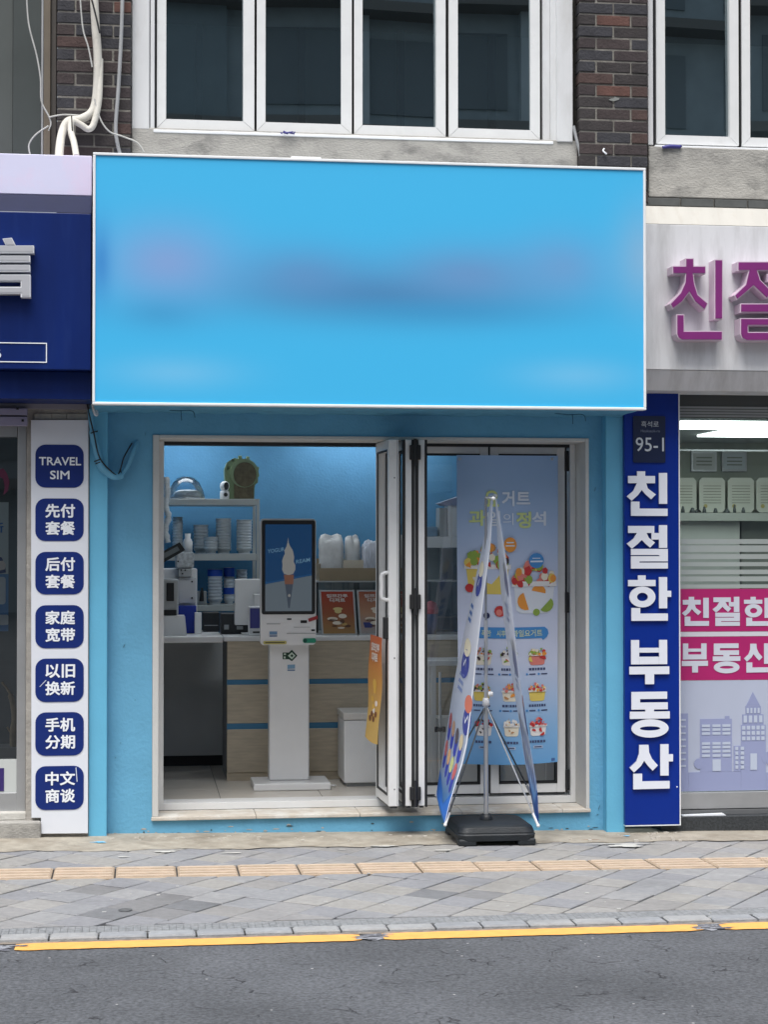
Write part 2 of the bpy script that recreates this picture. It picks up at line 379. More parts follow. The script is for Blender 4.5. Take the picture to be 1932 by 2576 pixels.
# kerb blocks and the gutter strip behind them
KB = [M('kerb_%d' % i, c, .85, .1, 25, .4, 140, stain=tuple(v*.6 for v in c), stain_amt=.5, sscale=5) for i, c in enumerate([(.30, .313, .33), (.28, .292, .31), (.32, .325, .33)])]
kerb = MB().box(-8, yk1+.004, -.3, 11, yk0, -.015, m_joint).build('kerb', kind='structure')
xk = G(124, 2350).x-.2*8
while xk < 4.6:
    mb = MB(); dz = random.uniform(-.002, .002)
    w = .2
    slab(mb, [(xk+.004, yk1), (xk+w-.004, yk1), (xk+w-.004, yk0-.004), (xk+.004, yk0-.004)], lambda a, b: gz(a, b)+dz, .06, random.choice(KB), .006)
    mb.build('kerb_block', kerb); xk += w
m_gut = M('gutter_grey', (.22, .23, .24), .85, .25, 40, .6, 120, stain=(.30, .30, .30), stain_amt=.6, sscale=8)
gut = MB()
xx = -1.4
while xx < 4.5:
    gut.box(xx, yk0, -.02, xx+.0288, yd0, gz(xx, yk0)-.003, m_gut); xx += .03
gut.build('gutter_strip', pave, kind='stuff')
# cement strip along the foot of the buildings, with a ragged edge
m_cem = M('footing_cement', (.36, .33, .275), .95, .15, 12, .6, 60, stain=(.19, .16, .12), stain_amt=.75, sscale=4, slo=.45, shi=.7)
N = 150
edge = []
for k in range(N+1):
    xx = -2.5+8*k/N
    t_ = max(0, min(1, (xx+.2)/3.6))
    edge.append((xx, (ystrip*(1-t_)+(ystrip+.14)*t_)+.02*math.sin(xx*9.1)+.012*math.sin(xx*31)+random.uniform(-.006, .006)))
vs = [(a, b, gz(a, b)+.0035) for a, b in edge]+[(a, .12, gz(a, .12)+.010) for a, b in edge]
strip = MB().add(vs, [(k, k+1, N+2+k, N+1+k) for k in range(N)], m_cem).build('footing_strip', pave)
# spilled white paint, rust and mortar crumbs on the footing
m_spill = M('spilled_paint', (.52, .52, .49), .8, .1, 20)
m_rust = M('rust_stain', (.24, .105, .05), .95, .3, 30)
m_bspl = M('spilled_blue_paint', lin((110, 190, 230)), .7, .1, 20)
def blob(mb, px, py, w, d, m, dz, n=26, spiky=.45):
    c = G(px, py); pts = []
    ph = [random.uniform(0, 6.28) for _ in range(4)]
    for k in range(n):
        a = 2*math.pi*k/n; r_ = 1+spiky*(.5*math.sin(3*a+ph[0])+.35*math.sin(5*a+ph[1])+.3*math.sin(9*a+ph[2]))*random.uniform(.6, 1)
        pts.append((c.x+w*r_*math.cos(a), c.y+d*r_*math.sin(a)))
    vs = [(c.x, c.y, gz(c.x, c.y)+dz)]+[(a, b, gz(a, b)+dz) for a, b in pts]
    mb.add(vs, [(0, 1+k, 1+(k+1) % n) for k in range(n)], m)
sp_ = MB()
for px, py, w, d in ((1575, 2129, .085, .05), (1560, 2124, .19, .012), (965, 2130, .07, .016), (1115, 2140, .045, .014), (415, 2144, .055, .022), (585, 2147, .05, .012), (310, 2157, .03, .01), (860, 2138, .02, .006)): blob(sp_, px, py, w, d, m_spill, .0065)
sp_.build('paint_spill', pave)
sp_ = MB()
for px, py, w, d in ((1490, 2112, .12, .03), (350, 2113, .09, .045), (1440, 2108, .08, .025)): blob(sp_, px, py, w, d, m_rust, .0052)
sp_.build('rust_stain', pave)
sp_ = MB()
for px, py, w, d in ((250, 2122, .035, .02), (1577, 2106, .015, .015)): blob(sp_, px, py, w, d, m_bspl, .0105, spiky=.7)
sp_.build('paint_spill', pave)
cr = MB()
m_crumb = M('mortar_crumb', (.5, .47, .42), .95)
for k in range(60):
    px = random.choice([random.uniform(1600, 1720), random.uniform(280, 1500), random.uniform(280, 1900)]); c = G(px, random.uniform(2092, 2118))
    if c.y > -.01: c.y = -.02-random.random()*.1
    r_ = random.uniform(.002, .008); z_ = gz(c.x, c.y)+.006
    cr.box(c.x-r_*1.5, c.y-r_, z_-.004, c.x+r_*1.5, c.y+r_, z_+r_, m_crumb)
cr.build('mortar_crumbs', pave, kind='stuff')
sc_ = MB()
m_chip = M('pale_grit', (.44, .44, .43), .9)
for k in range(40):
    c = G(random.uniform(0, 1932), random.uniform(2160, 2320)); r_ = random.uniform(.002, .006)
    sc_.box(c.x-r_*1.6, c.y-r_, gz(c.x, c.y)-.002, c.x+r_*1.6, c.y+r_, gz(c.x, c.y)+.003, m_chip)
sc_.build('litter_grit', pave, kind='stuff')
# small round cover in a dark stained paver
c = G(315, 2290); mb = MB(); mb.lathe([(.03, 0), (.03, .004), (.024, .004), (.022, .001), (0.0, .001)], (c.x, c.y, gz(c.x, c.y)+.002), M('iron_cover', (.10, .105, .11), .7, .2, 30)); mb.build('valve_cover', pave)
# yellow edge line on the road
m_yel = M('road_paint_yellow', (.80, .40, .10), .75, .07, 20, .3, 120, stain=(.30, .22, .12), stain_amt=.65, sscale=14, slo=.60, shi=.74)
ya, yb = yk1-.035, yk1-.160
gaps = [(G(0, 2383, ROADZ).x-.1, G(38, 2383, ROADZ).x), (G(905, 2355, ROADZ).x, G(962, 2355, ROADZ).x), (G(1764, 2335, ROADZ).x, G(1820, 2335, ROADZ).x)]
xs = [-6]+[v for g in gaps for v in g]+[9]
m_patch = M('worn_line_patch', (.30, .31, .34), .9, .35, 18, .5, 60, stain=(.06, .06, .08), stain_amt=.9, sscale=9, slo=.48, shi=.6)
for k in range(0, len(xs), 2):
    mb = MB(); n_ = max(6, int((xs[k+1]-xs[k])/.04)); vs = []
    for q in range(n_+1):
        xx = xs[k]+(xs[k+1]-xs[k])*q/n_; e_ = .012 if q in (0, n_) else 0
        vs += [(xx, yb+random.uniform(-.004, .004)+e_, ROADZ+.004), (xx, ya+random.uniform(-.004, .004)-e_, ROADZ+.004)]
    mb.add(vs, [(2*q, 2*q+2, 2*q+3, 2*q+1) for q in range(n_)], m_yel); mb.build('road_marking', kind='structure')
m_patchd = M('worn_line_dark', (.13, .135, .155), .9, .35, 18, .5, 60)
def flake(mb, cx, cyy, w_, d_, z_, m, n=14):
    ph = random.uniform(0, 6); pts = []
    for q in range(n):
        a = 2*math.pi*q/n; r_ = 1+.28*math.sin(3*a+ph)+.2*math.sin(5*a+2*ph)+random.uniform(-.12, .12); pts.append((cx+w_*r_*math.cos(a), cyy+d_*r_*math.sin(a), z_))
    mb.add([(cx, cyy, z_)]+pts, [(0, 1+q, 1+(q+1) % n) for q in range(n)], m)
for g in gaps:
    mb = MB(); cx = (g[0]+g[1])/2; hw = (g[1]-g[0])/2; cyy = (ya+yb)/2
    flake(mb, cx, cyy, hw*1.1, .056, ROADZ+.003, m_patch, 34)
    for k in range(22): flake(mb, cx+random.uniform(-1.5, 1.5)*hw, cyy+random.uniform(-.05, .05), random.uniform(.008, .03), random.uniform(.004, .013), ROADZ+.0052+.00004*k, random.choice([m_patch, m_patch, m_patchd]))
    mb.build('worn_patch', road, kind='stuff')
# gravelly dust between kerb and line
mb = MB().add([(-6, yk1-.036, ROADZ+.003), (9, yk1-.036, ROADZ+.003), (9, yk1, ROADZ+.003), (-6, yk1, ROADZ+.003)], [(0, 1, 2, 3)], M('gutter_dust', (.22, .19, .16), .95, .3, 25, .5, 90))
mb.build('gutter_dust', road)

# ================================================================ BUILDING ABOVE THE SHOPS
bld = thing('brick_building', (1.5, 1.0, 0), 'dark brick building with white framed upper windows above the shop signs', 'building')
def brick(x0, z0, w, h=.057, y0=0.0, d=.1):
    mb = MB(); j = random.uniform(-.003, .004)
    mb.box(x0, y0+j, z0, x0+w, y0+d, z0+h, random.choices(BR, [4, 4, 2, 4, .5, 4])[0]); mb.build('brick', bld, .003, 1)
def pier(pxl, pxr, zlo, zhi, mirror):
    xa, xb = X(pxl, 0, 200), X(pxr, 0, 200); w = xb-xa
    MB().box(xa+.004, .006, zlo-.3, xb-.004, .28, zhi, m_mortar).build('mortar_core', bld)
    z = zlo; k = 0; g = .010
    st = (w-2*g)/2.0-.0; st = (w-g)/2; hd = (w-2*g-st)/2
    while z < zhi-.05:
        if k % 2: parts = [st, st]
        else: parts = [hd, st, hd]
        x0 = xa
        for q in parts: brick(x0+random.uniform(-.0015, .0015), z+random.uniform(-.001, .001), q); x0 += q+g
        z += .0672; k += 1
pier(143, 330, 3.32, 4.95, 0); pier(1458, 1629, 3.22, 4.95, 1)
# concrete bands below the windows
ztop_c = Z(338, 800, .06); 
MB().box(X(331, .06, 360), .05, 3.05, X(1452, .06, 360), .3, Z(336, 830, .05), m_concrete).build('concrete_band', bld, .006)
MB().box(X(1631, .05, 420), .04, Z(500, 1780, .04), 5.2, .3, Z(373, 1780, .04), m_concrete).build('concrete_band', bld, .006)
tl = MB(); xt = X(1628, .03, 510)
za, zb = Z(522, 1780, .03), Z(500, 1780, .03)
MB().box(xt, .045, za-.1, 5.2, .3, zb-.002, m_mortar).build('mortar_core', bld)
m_dtile = M('dark_tile', (.075, .08, .08), .6, .2, 15, stain=(.3, .3, .29), stain_amt=.5, sscale=16, slo=.6, shi=.75)
while xt < 4.9:
    MB().box(xt+.003, .03, za+.002, xt+.195, .1, zb-.004, m_dtile).build('wall_tile', bld, .002, 1); xt += .2
# concrete wall carrying everything below first-floor level
m_backwall = M('party_wall_plaster', (.32, .31, .29), .9, .1, 6, .3, 50)
MB().box(-5, .30, 2.62, 7, .42, 3.33, m_backwall).build('spandrel_wall', bld)
# metal cladding at the far left of the upper storey
clad = MB(); m_clad = M('bronze_cladding', (.085, .095, .09), .45, .08, 4, metal=.3); m_brz = M('bronze_mullion', (.15, .125, .095), .5, .1, 6, metal=.3)
pb(clad, -500, -200, 32, 450, .10, .05, m_clad); pb(clad, 33, -200, 103, 450, .085, .065, M('bronze_cladding_dark', (.065, .075, .072), .4, .08, 4, metal=.3))
clad.build('cladding_panel', bld)
pb(MB(), 104, -200, 109, 450, .06, .09, m_alu).build('mullion', bld); pb(MB(), 110, -200, 127, 450, .04, .11, m_brz).build('mullion', bld, .003); pb(MB(), 128, -200, 142, 450, .06, .1, M('dark_bronze', (.07, .062, .055), .6, .1, 6)).build('mullion', bld, .003)

def window(px_out, px_casL, sashes, casR, rowb, x_row, label=None, open_right=False):
    """folding casement window; sashes = [(x0,x1,gx0,gx1)] on the photo"""
    Yc, Ys = .05, .085
    zt = 5.0
    win = MB(); zb_ = Z(rowb, x_row, Ys)
    zs = zb_
    # casing boards
    for (a, b, yy) in px_casL: win.box(X(a, yy, 150), yy, zs-.012, X(b, yy, 150), .3, zt, m_whitedull)
    for (a, b, yy) in casR: win.box(X(a, yy, 150), yy, zs-.012, X(b, yy, 150), .3, zt, m_whitedull)
    xl = X(sashes[0][0], Ys, 150)-.02; xr = X(sashes[-1][1], Ys, 150)+.02
    win.box(xl-.0, .045, zs-.028, xr+.05, .3, zs-.011, m_trim)           # white sill board
    win.box(xl, Ys+.03, zs-.011, xr, .3, zs+.004, m_black)               # track
    w = win.build('window', bld, .003, 1)
    for k, (x0, x1, g0, g1) in enumerate(sashes):
        a, b, c, d = (X(q, Ys, 150) for q in (x0, x1, g0, g1))
        zg = zs+.058; t = .045
        mb = MB(); z0 = zs+.006
        # mitred stiles and bottom rail
        mb.prism([(a, z0), (c, zg), (c, zt), (a, zt)], Ys, Ys+t, m_white); mb.prism([(b, z0), (b, zt), (d, zt), (d, zg)], Ys, Ys+t, m_white)
        mb.prism([(a+.0015, z0), (b-.0015, z0), (d-.0015, zg), (c+.0015, zg)], Ys+.001, Ys+t, m_white)
        mb.build('sash', w, .002, 1)
        mb = MB(); mb.box(a-.012, Ys+.012, z0, a-.001, Ys+t, zt, m_black); mb.box(b+.001, Ys+.012, z0, b+.012, Ys+t, zt, m_black); mb.build('gasket', w)
        tilt = [.030, -.034, .036, -.012][k % 4]
        mb = MB(); y0 = Ys+.02
        mb.add([(c-.004, y0-tilt*.3, zg-.004), (d+.004, y0+tilt*.3, zg-.004), (d+.004, y0+tilt*.3+.008, zt), (c-.004, y0-tilt*.3+.008, zt)], [(0, 1, 2, 3)], m_upglass); mb.build('pane', w)
window(None, [(332, 376, .05), (378, 389, .06)], [(395, 640, 418, 612), (646, 885, 668, 858), (891, 1121, 912, 1097), (1129, 1358, 1152, 1334)], [(1366, 1384, .07), (1385, 1400, .06), (1401, 1441, .04)], 340, 870)
window(None, [(1630, 1643, .05)], [(1651, 1858, 1673, 1835), (1866, 2080, 1887, 2058)], [(2090, 2130, .05)], 368, 1760)
# room behind the upper windows
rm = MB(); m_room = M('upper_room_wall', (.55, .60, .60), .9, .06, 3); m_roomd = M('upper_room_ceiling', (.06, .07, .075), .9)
rm.box(-.1, 1.7, 3.2, 5.4, 1.8, 6.2, m_room)
rm.box(-.1, .43, 3.2, 0.0, 1.8, 6.2, m_room); rm.box(5.4, .43, 3.2, 5.5, 1.8, 6.2, m_room)
rm.build('room_wall', bld)
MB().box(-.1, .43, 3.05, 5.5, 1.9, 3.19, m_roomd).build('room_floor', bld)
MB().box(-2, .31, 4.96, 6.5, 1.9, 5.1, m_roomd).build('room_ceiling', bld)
for px in (500, 760, 1010, 1240): MB().box(X(px, 1.6, 150)-.02, 1.6, 3.2, X(px, 1.6, 150)+.02, 1.69, 4.95, m_roomd).build('partition_joint', bld)
# bits of purple-blue tape and a white bracket left on the ledges
m_tape = M('purple_tape', lin((58, 56, 130)), .5)
mb = MB(); p = P(728, 338, .03)
for k in range(7): mb.tube([p+Vector((random.uniform(-.05, .05), random.uniform(-.012, .01), random.uniform(-.004, .012))), p+Vector((random.uniform(-.05, .05), random.uniform(-.012, .01), random.uniform(-.004, .016)))], .004, m_tape, 6)
mb.build('tape_scrap', label='crumpled purple tape scrap on the ledge under the middle sashes', cat='tape')
mb = MB(); p = P(1690, 371, .03)
mb.tube([p+Vector((-.055, 0, -.004)), p+Vector((-.01, 0, .004)), p+Vector((.045, 0, .002)), p+Vector((.058, 0, .008))], [.008, .012, .011, .006], m_tape, 8); mb.build('tape_scrap', label='rolled dark purple strap on the ledge of the window beside the brick pier', cat='strap')

# ---------------------------------------------------------------- conduits and loose cables on the left pier
m_cond = M('cream_conduit', (.62, .60, .54), .6, .08, 9, .3, 40); m_cgrey = M('grey_conduit', (.34, .35, .36), .5, .08, 9); m_cab = M('pale_cable', (.48, .48, .46), .6, .1, 20)
def cable(name, pts, r, m, Y, label, cat, dy=None, n=10, ties=None):
    w = [P(a, b, Y if dy is None else dy[i]) for i, (a, b) in enumerate(pts)]
    return MB().tube(bezier(w, 6), r, m, n).build(name, label=label, cat=cat)
cable('conduit', [(234, -60), (240, 60), (246, 150), (243, 240), (232, 282), (205, 300), (170, 308), (154, 345), (148, 400)], .0235, m_cond, -.05, 'thick cream wrapped conduit bending down behind the lilac sign board', 'conduit', [-.04, -.04, -.04, -.04, -.045, -.05, -.06, -.1, -.3])
cable('conduit', [(252, 150), (249, 250), (236, 312), (222, 326), (205, 316), (182, 306), (178, 330), (186, 360), (192, 395)], .0175, m_cond, -.06, 'second cream conduit looped over and dropping beside the bent one', 'conduit', [-.035, -.055, -.07, -.075, -.08, -.09, -.12, -.18, -.3])
cable('conduit', [(309, -40), (305, 90), (298, 220), (291, 320), (296, 365), (304, 395)], .0105, m_cgrey, -.03, 'thin straight grey conduit beside the window casing on the brick pier', 'conduit')
cable('loose_cable', [(66, -30), (72, 60), (92, 140), (102, 200), (104, 255), (122, 292), (128, 312), (122, 330)], .0045, m_cab, -.05, 'pale loose cable hanging down across the bronze cladding', 'cable', n=6)
cable('loose_cable', [(124, 296), (160, 290), (205, 292)], .0045, m_cab, -.06, 'short pale cable crossing to the bent cream conduit', 'cable', n=6)
cable('loose_cable', [(122, 318), (90, 340), (73, 365), (76, 392)], .0045, m_cab, -.06, 'short pale cable curling down onto the lilac sign board', 'cable', n=6)
cable('loose_cable', [(200, -30), (208, 70), (222, 120), (232, 170)], .0045, m_cab, -.075, 'pale thin cable running into the thick cream conduit', 'cable', n=6)
cable('loose_cable', [(238, 250), (252, 300), (275, 332), (310, 345), (345, 360), (362, 384)], .0045, m_cab, -.07, 'pale thin cable sagging from conduit across the grey one to concrete', 'cable', n=6)
cable('loose_cable', [(228, -10), (242, 45), (251, 85)], .005, m_black, -.09, 'black cable lying across the thick cream conduit', 'cable', n=6)
cable('loose_cable', [(180, 292), (182, 330), (186, 388)], .0035, m_black, -.14, 'thin black wire beside the looped cream conduit', 'cable', n=6)
cable('loose_cable', [(1443, 318), (1450, 350), (1459, 385), (1461, 420)], .009, m_cgrey, .02, 'grey cable behind the sign at the side of the right brick pier', 'cable', n=6)
mb = MB(); p = P(1522, 382, -.012)
mb.tube(bezier([p+Vector((-.004, 0, .016)), p+Vector((-.012, -.004, .002)), p+Vector((0, -.006, -.010)), p+Vector((.008, -.004, -.016))], 5), .005, m_print, 6); mb.build('bent_hook', label='small bent white hook on the right brick pier', cat='hook')
mb = MB(); q0 = P(1546, 250, -.0045)
pts = [(-.034, -.006), (-.02, .002), (-.008, .001), (.002, .014), (.012, .008), (.03, .004), (.026, -.004), (.008, -.010), (-.006, -.014), (-.022, -.011)]
mb.prism([(q0.x+a, q0.z+b) for a, b in pts], q0.y, q0.y+.003, M('mortar_smear', (.22, .23, .22), .9)); mb.build('mortar_smear', bld)
# ================================================================ BLUE SHOP FRONT
YW, YD, YS = .08, .34, -.58
def px_poly(pts, Y): return [((lambda q: (q.x, q.z))(P(a, b, Y))) for a, b in pts]
shop = thing('shop_facade', (1.4, YW, 0), 'sky blue painted shop front wall with two pilasters and a wide white framed opening', 'shop front')
oxl, oxr = X(383, YW, 1600), X(1482, YW, 1600)
ozt = Z(1098, 930, YW); ozb = .098
wxl, wxr = X(268, YW), X(1530, YW)
ztopw = 2.62
w = MB()
w.box(wxl, YW, -.3, oxl, .32, ztopw, m_blue); w.box(oxr, YW, -.3, wxr, .32, ztopw, m_blue)
w.box(oxl, YW, ozt, oxr, .32, ztopw, m_blue); w.box(oxl, YW, -.3, oxr, .32, ozb-.02, m_blue)
w.build('wall', shop)
for a, b in ((224, 270), (1525, 1571)):
    MB().box(X(a, 0), 0, -.3, X(b, 0), .3, 2.62, m_bluepil).build('pilaster', shop, .004)
m_rev = M('white_reveal', (.60, .60, .58), .6, .06, 7, .2, 50, stain=(.42, .40, .36), stain_amt=.4, sscale=7, slo=.5, shi=.75)
# paint chips and scuffs along the foot of the wall and on its face
ch_ = MB(); m_chipw = M('bare_plaster', (.42, .40, .36), .95, .15, 30); m_chipd = M('scuff_dark', (.05, .09, .11), .8)
for k in range(70):
    xx = random.uniform(wxl+.02, wxr-.02); zz = gz(xx, YW)+abs(random.gauss(0, .018)); w_ = random.uniform(.004, .022); h_ = random.uniform(.002, .007)
    ch_.prism([(xx-w_, zz), (xx-w_*.3, zz+h_), (xx+w_*.5, zz+h_*.7), (xx+w_, zz+h_*.1), (xx+w_*.4, zz-h_*.6), (xx-w_*.5, zz-h_*.5)], YW-.0012-.00002*k, YW+.004, random.choice([m_chipw, m_chipw, m_chipd]))
for px, py, w_, h_ in ((312, 1624, .006, .011), (1497, 1231, .003, .012), (303, 1868, .004, .003), (290, 1905, .003, .003), (1507, 2030, .004, .012), (340, 1760, .003, .003), (366, 1092, .002, .012), (1503, 2048, .006, .003)):
    q = P(px, py, YW); ch_.prism([(q.x-w_, q.z-h_), (q.x-w_*.2, q.z-h_*.6), (q.x+w_, q.z+h_), (q.x+w_*.2, q.z+h_*.5)], YW-.0035, YW+.004, m_chipd)
ch_.build('paint_chips', shop, kind='stuff')
# casing round the opening
c_ = MB()
c_.box(oxl+.001, YW-.012, ozb, oxl+.036, .5, ozt-.001, m_rev)
c_.box(oxr-.022, YW-.012, ozb, oxr-.001, .5, ozt-.001, m_rev)
c_.box(oxl+.036, YW-.012, ozt-.022, oxr-.022, .5, ozt-.001, m_rev)
c_.build('door_casing', shop, .004)
# stone sill tiles with a chipped white lip
m_sill = M('sill_stone', (.56, .51, .44), .7, .1, 10, .3, 60, stain=(.70, .69, .65), stain_amt=.8, sscale=6, slo=.45, shi=.6)
xs_ = oxl-.004; k = 0
while xs_ < oxr:
    x2 = min(xs_+.58, oxr+.004); MB().box(xs_+.001, YW-.022, ozb-.02, x2-.001, .31, ozb, m_sill).build('sill_tile', shop, .004); xs_ = x2
fxl, fxr = X(399, YD, 1600), X(1444, YD, 1600)
fzt = Z(1113, 930, YD); fzb = .145
f_ = MB()
f_.box(oxl+.037, YD-.03, ozb+.001, fxl+.028, .47, ozt-.023, m_white); f_.box(fxr-.028, YD-.03, ozb+.001, oxr-.023, .47, ozt-.023, m_white)
f_.box(fxl+.028, YD-.03, fzt, fxr-.028, .47, ozt-.023, m_white)
f_.box(fxl+.028, YD-.03, ozb+.001, fxr-.028, .47, fzb-.006, m_white)
f_.build('door_frame', shop, .003)
MB().box(fxl+.028, YD-.012, fzt-.022, fxr-.028, .45, fzt+.001, m_black).build('door_track', shop)

# ---------------------------------------------------------------- folding door
door = thing('folding_door', (X(1400, YD), YD, fzb), 'white framed glass folding door, three leaves folded out and two closed', 'door')
LW, LH = .445, 2.175-.15
def leaf(o, ang, w=LW, thick=.045, st=.052, hinge_rows=()):
    """o: bottom corner (x,y,z) ; runs along direction ang in plan"""
    ux, uy = math.cos(ang), math.sin(ang); nx, ny = -uy, ux
    def L(a, b, z): return (o[0]+ux*a+nx*b, o[1]+uy*a+ny*b, o[2]+z)
    def lbox(mb, a0, b0, z0, a1, b1, z1, m):
        vs = [L(a, b, z) for z in (z0, z1) for a, b in ((a0, b0), (a1, b0), (a1, b1), (a0, b1))]
        mb.add(vs, [(3, 2, 1, 0), (4, 5, 6, 7), (0, 1, 5, 4), (1, 2, 6, 5), (2, 3, 7, 6), (3, 0, 4, 7)], m)
    mb = MB()
    lbox(mb, 0, 0, 0, st, thick, LH, m_white); lbox(mb, w-st, 0, 0, w, thick, LH, m_white)
    lbox(mb, st, .001, 0, w-st, thick-.001, .058, m_white); lbox(mb, st, .001, LH-.058, w-st, thick-.001, LH, m_white)
    lf = mb.build('leaf', door, .0025, 1)
    g = MB()
    for b0, b1 in ((-.002, .006), (thick-.006, thick+.002)):
        lbox(g, st-.003, b0, .053, st+.006, b1, LH-.053, m_black); lbox(g, w-st-.006, b0, .053, w-st+.003, b1, LH-.053, m_black)
        lbox(g, st, b0, .053, w-st, b1, .064, m_black); lbox(g, st, b0, LH-.064, w-st, b1, LH-.053, m_black)
    lbox(g, .002, .008, -.010, w-.002, thick-.008, .0, m_black)
    g.build('gasket', lf)
    q = MB(); q.add([L(st, thick/2, .058), L(w-st, thick/2, .058), L(w-st, thick/2, LH-.058), L(st, thick/2, LH-.058)], [(0, 1, 2, 3)], m_glass); q.build('pane', lf)
    return lf, L, lbox
xB1 = X(1422, YD, 1600); zD = fzb+.012
leafB = leaf((xB1-LW, YD, zD), 0); leafA = leaf((xB1-2*LW-.012, YD, zD), 0)
mb = MB(); mb.box(xB1-LW-.011, YD+.006, zD, xB1-LW-.001, YD+.04, zD+LH, m_black); mb.box(xB1+.001, YD+.004, zD, xB1+.013, YD+.04, zD+LH, m_black)
mb.build('seal', door)
for r_ in (1160, 1515, 1960):
    z_ = Z(r_, 1424, YD); MB().box(xB1-.002, YD-.012, z_-.06, xB1+.022, YD+.003, z_+.06, m_black).build('hinge', door, .003)
yn = YD-LW-.005     # street end of the folded leaves
def xn(px): return X(px, yn, 1600)
# folded leaves, their edges facing the street
aL1 = math.atan2(LW, X(949, YD-.0, 1600)-xn(979))
f1 = leaf((xn(1003), yn, zD), R(90)+.035, thick=xn(1003)-xn(978))
f2 = leaf((xn(1036), yn+.004, zD), R(90)+.012, thick=xn(1036)-xn(1020))
f3 = leaf((xn(1069), yn+.004, zD), R(90)+.004, thick=xn(1069)-xn(1053))
e_ = MB()
for a, b in ((1014, 1019), (1037, 1042), (1048, 1052), (1070, 1075)): e_.box(xn(a), yn+.002, zD-.006, xn(b), yn+.05, zD+LH, m_black)
e_.build('seal', door)
MB().box(xn(1042.5), yn+.02, zD, xn(1047.5), yn+.06, zD+LH, m_greypl).build('hinge_stile', door)
e_ = MB(); e_.box(xn(998.5), yn-.0025, zD+.002, xn(1000), yn+.001, zD+LH-.002, m_greypl); e_.build('edge_joint', door)
for r0, r1 in ((1120, 1157), (1495, 1532), (1978, 2012)):
    z0, z1 = Z(r1, 1045, yn), Z(r0, 1045, yn)
    h = MB(); h.box(xn(1030), yn-.016, z0, xn(1058), yn+.001, z1, m_black); hh = h.build('hinge', door, .004)
    h = MB(); h.tube([(xn(1044), yn-.016, z0-.035), (xn(1044), yn-.016, z1+.035)], .010, m_black, 10); h.build('hinge_pin', hh)
for r_ in (1202, 1655, 1985):
    h = MB(); h.lathe([(0, 0), (.004, 0)], (0, 0, 0), m_black); 
    z_ = Z(r_, 990, yn); MB().box(xn(991), yn-.003, z_-.004, xn(993.5), yn+.001, z_+.004, m_black).build('screw', door)
# handle and lock on the folded front leaf
def lface(px, py, out=.0):   # a point on the visible left face of that leaf
    ux, uy = math.cos(R(90)+.035), math.sin(R(90)+.035); th = xn(1003)-xn(978)
    return lambda a, z: Vector((xn(1003)+ux*a-uy*(th+out), yn+uy*a+ux*(th+out), z))
fL = lface(0, 0, .035); fL0 = lface(0, 0, 0)
za_, zb_ = Z(1440, 972, yn), Z(1510, 972, yn)
h = MB().tube(bezier([fL0(.03, za_), fL(.03, za_-.015), fL(.03, (za_+zb_)/2), fL(.03, zb_+.015), fL0(.03, zb_)], 5), .011, m_plastic, 10); h.build('handle', door)
fL2 = lface(0, 0, .02)
h = MB(); c0 = fL2(.035, Z(1580, 972, yn)); h.box(c0.x-.006, c0.y-.018, c0.z-.06, c0.x+.022, c0.y+.02, c0.z+.06, m_black); h.build('lock', door, .004)

# orange menu sheet hanging on the folded leaf
m_org = gradient('orange_sheet_print', [(0, (214, 176, 96)), (.35, (214, 150, 70)), (.75, (206, 92, 48)), (1, (200, 66, 40))], 2, 0.63, 1.26, .45)
fo = lface(0, 0, .035); z0s, z1s = Z(1862, 955, .1), Z(1600, 955, .1)
def fsheet(u, v): 
    q = fo(.008+.43*u, z0s+(z1s-z0s)*v); q.x -= .020*(1-v)**2*(1.3-u*.6)+.004*math.sin(v*9+u*2)+.010*u*(1-v); q.z -= .010*math.sin(u*3.1)*(1-v); return q
sheet = MB().grid(fsheet, 8, 16, m_org).build('menu_sheet', label='curling orange dessert sheet taped to the folded white door leaf', cat='poster')
pr = MB()
def fpr(u, v): q = fsheet(u, v); q.x -= .002; return q
def up(mb, pts, m, fn):
    mb.add([fn(a, b) for a, b in pts], [list(range(len(pts)))], m)
c_w, c_y, c_br = flat((240, 228, 220)), flat((232, 186, 84)), flat((120, 70, 40))
text(pr, '입쯔간투', .16, .855, .86, .935, 0, c_w, .05, lambda a, b, k: fpr(1-a, b)-Vector((k, 0, 0))); text(pr, '디저트', .26, .755, .74, .845, 0, c_w, .05, lambda a, b, k: fpr(1-a, b)-Vector((k, 0, 0)))
up(pr, ell(.5, .55, .13, .045, 14), c_y, fpr); up(pr, [(.38, .55), (.62, .55), (.57, .46), (.43, .46)], c_y, fpr)
for a, b, c in ((.35, .37, c_w), (.66, .40, c_y), (.5, .30, c_w), (.30, .27, c_br), (.62, .26, c_br), (.45, .22, c_br), (.74, .21, c_br), (.56, .33, c_y)): up(pr, ell(a, b, .10, .028, 12), c, fpr)
pr.build('print', sheet)

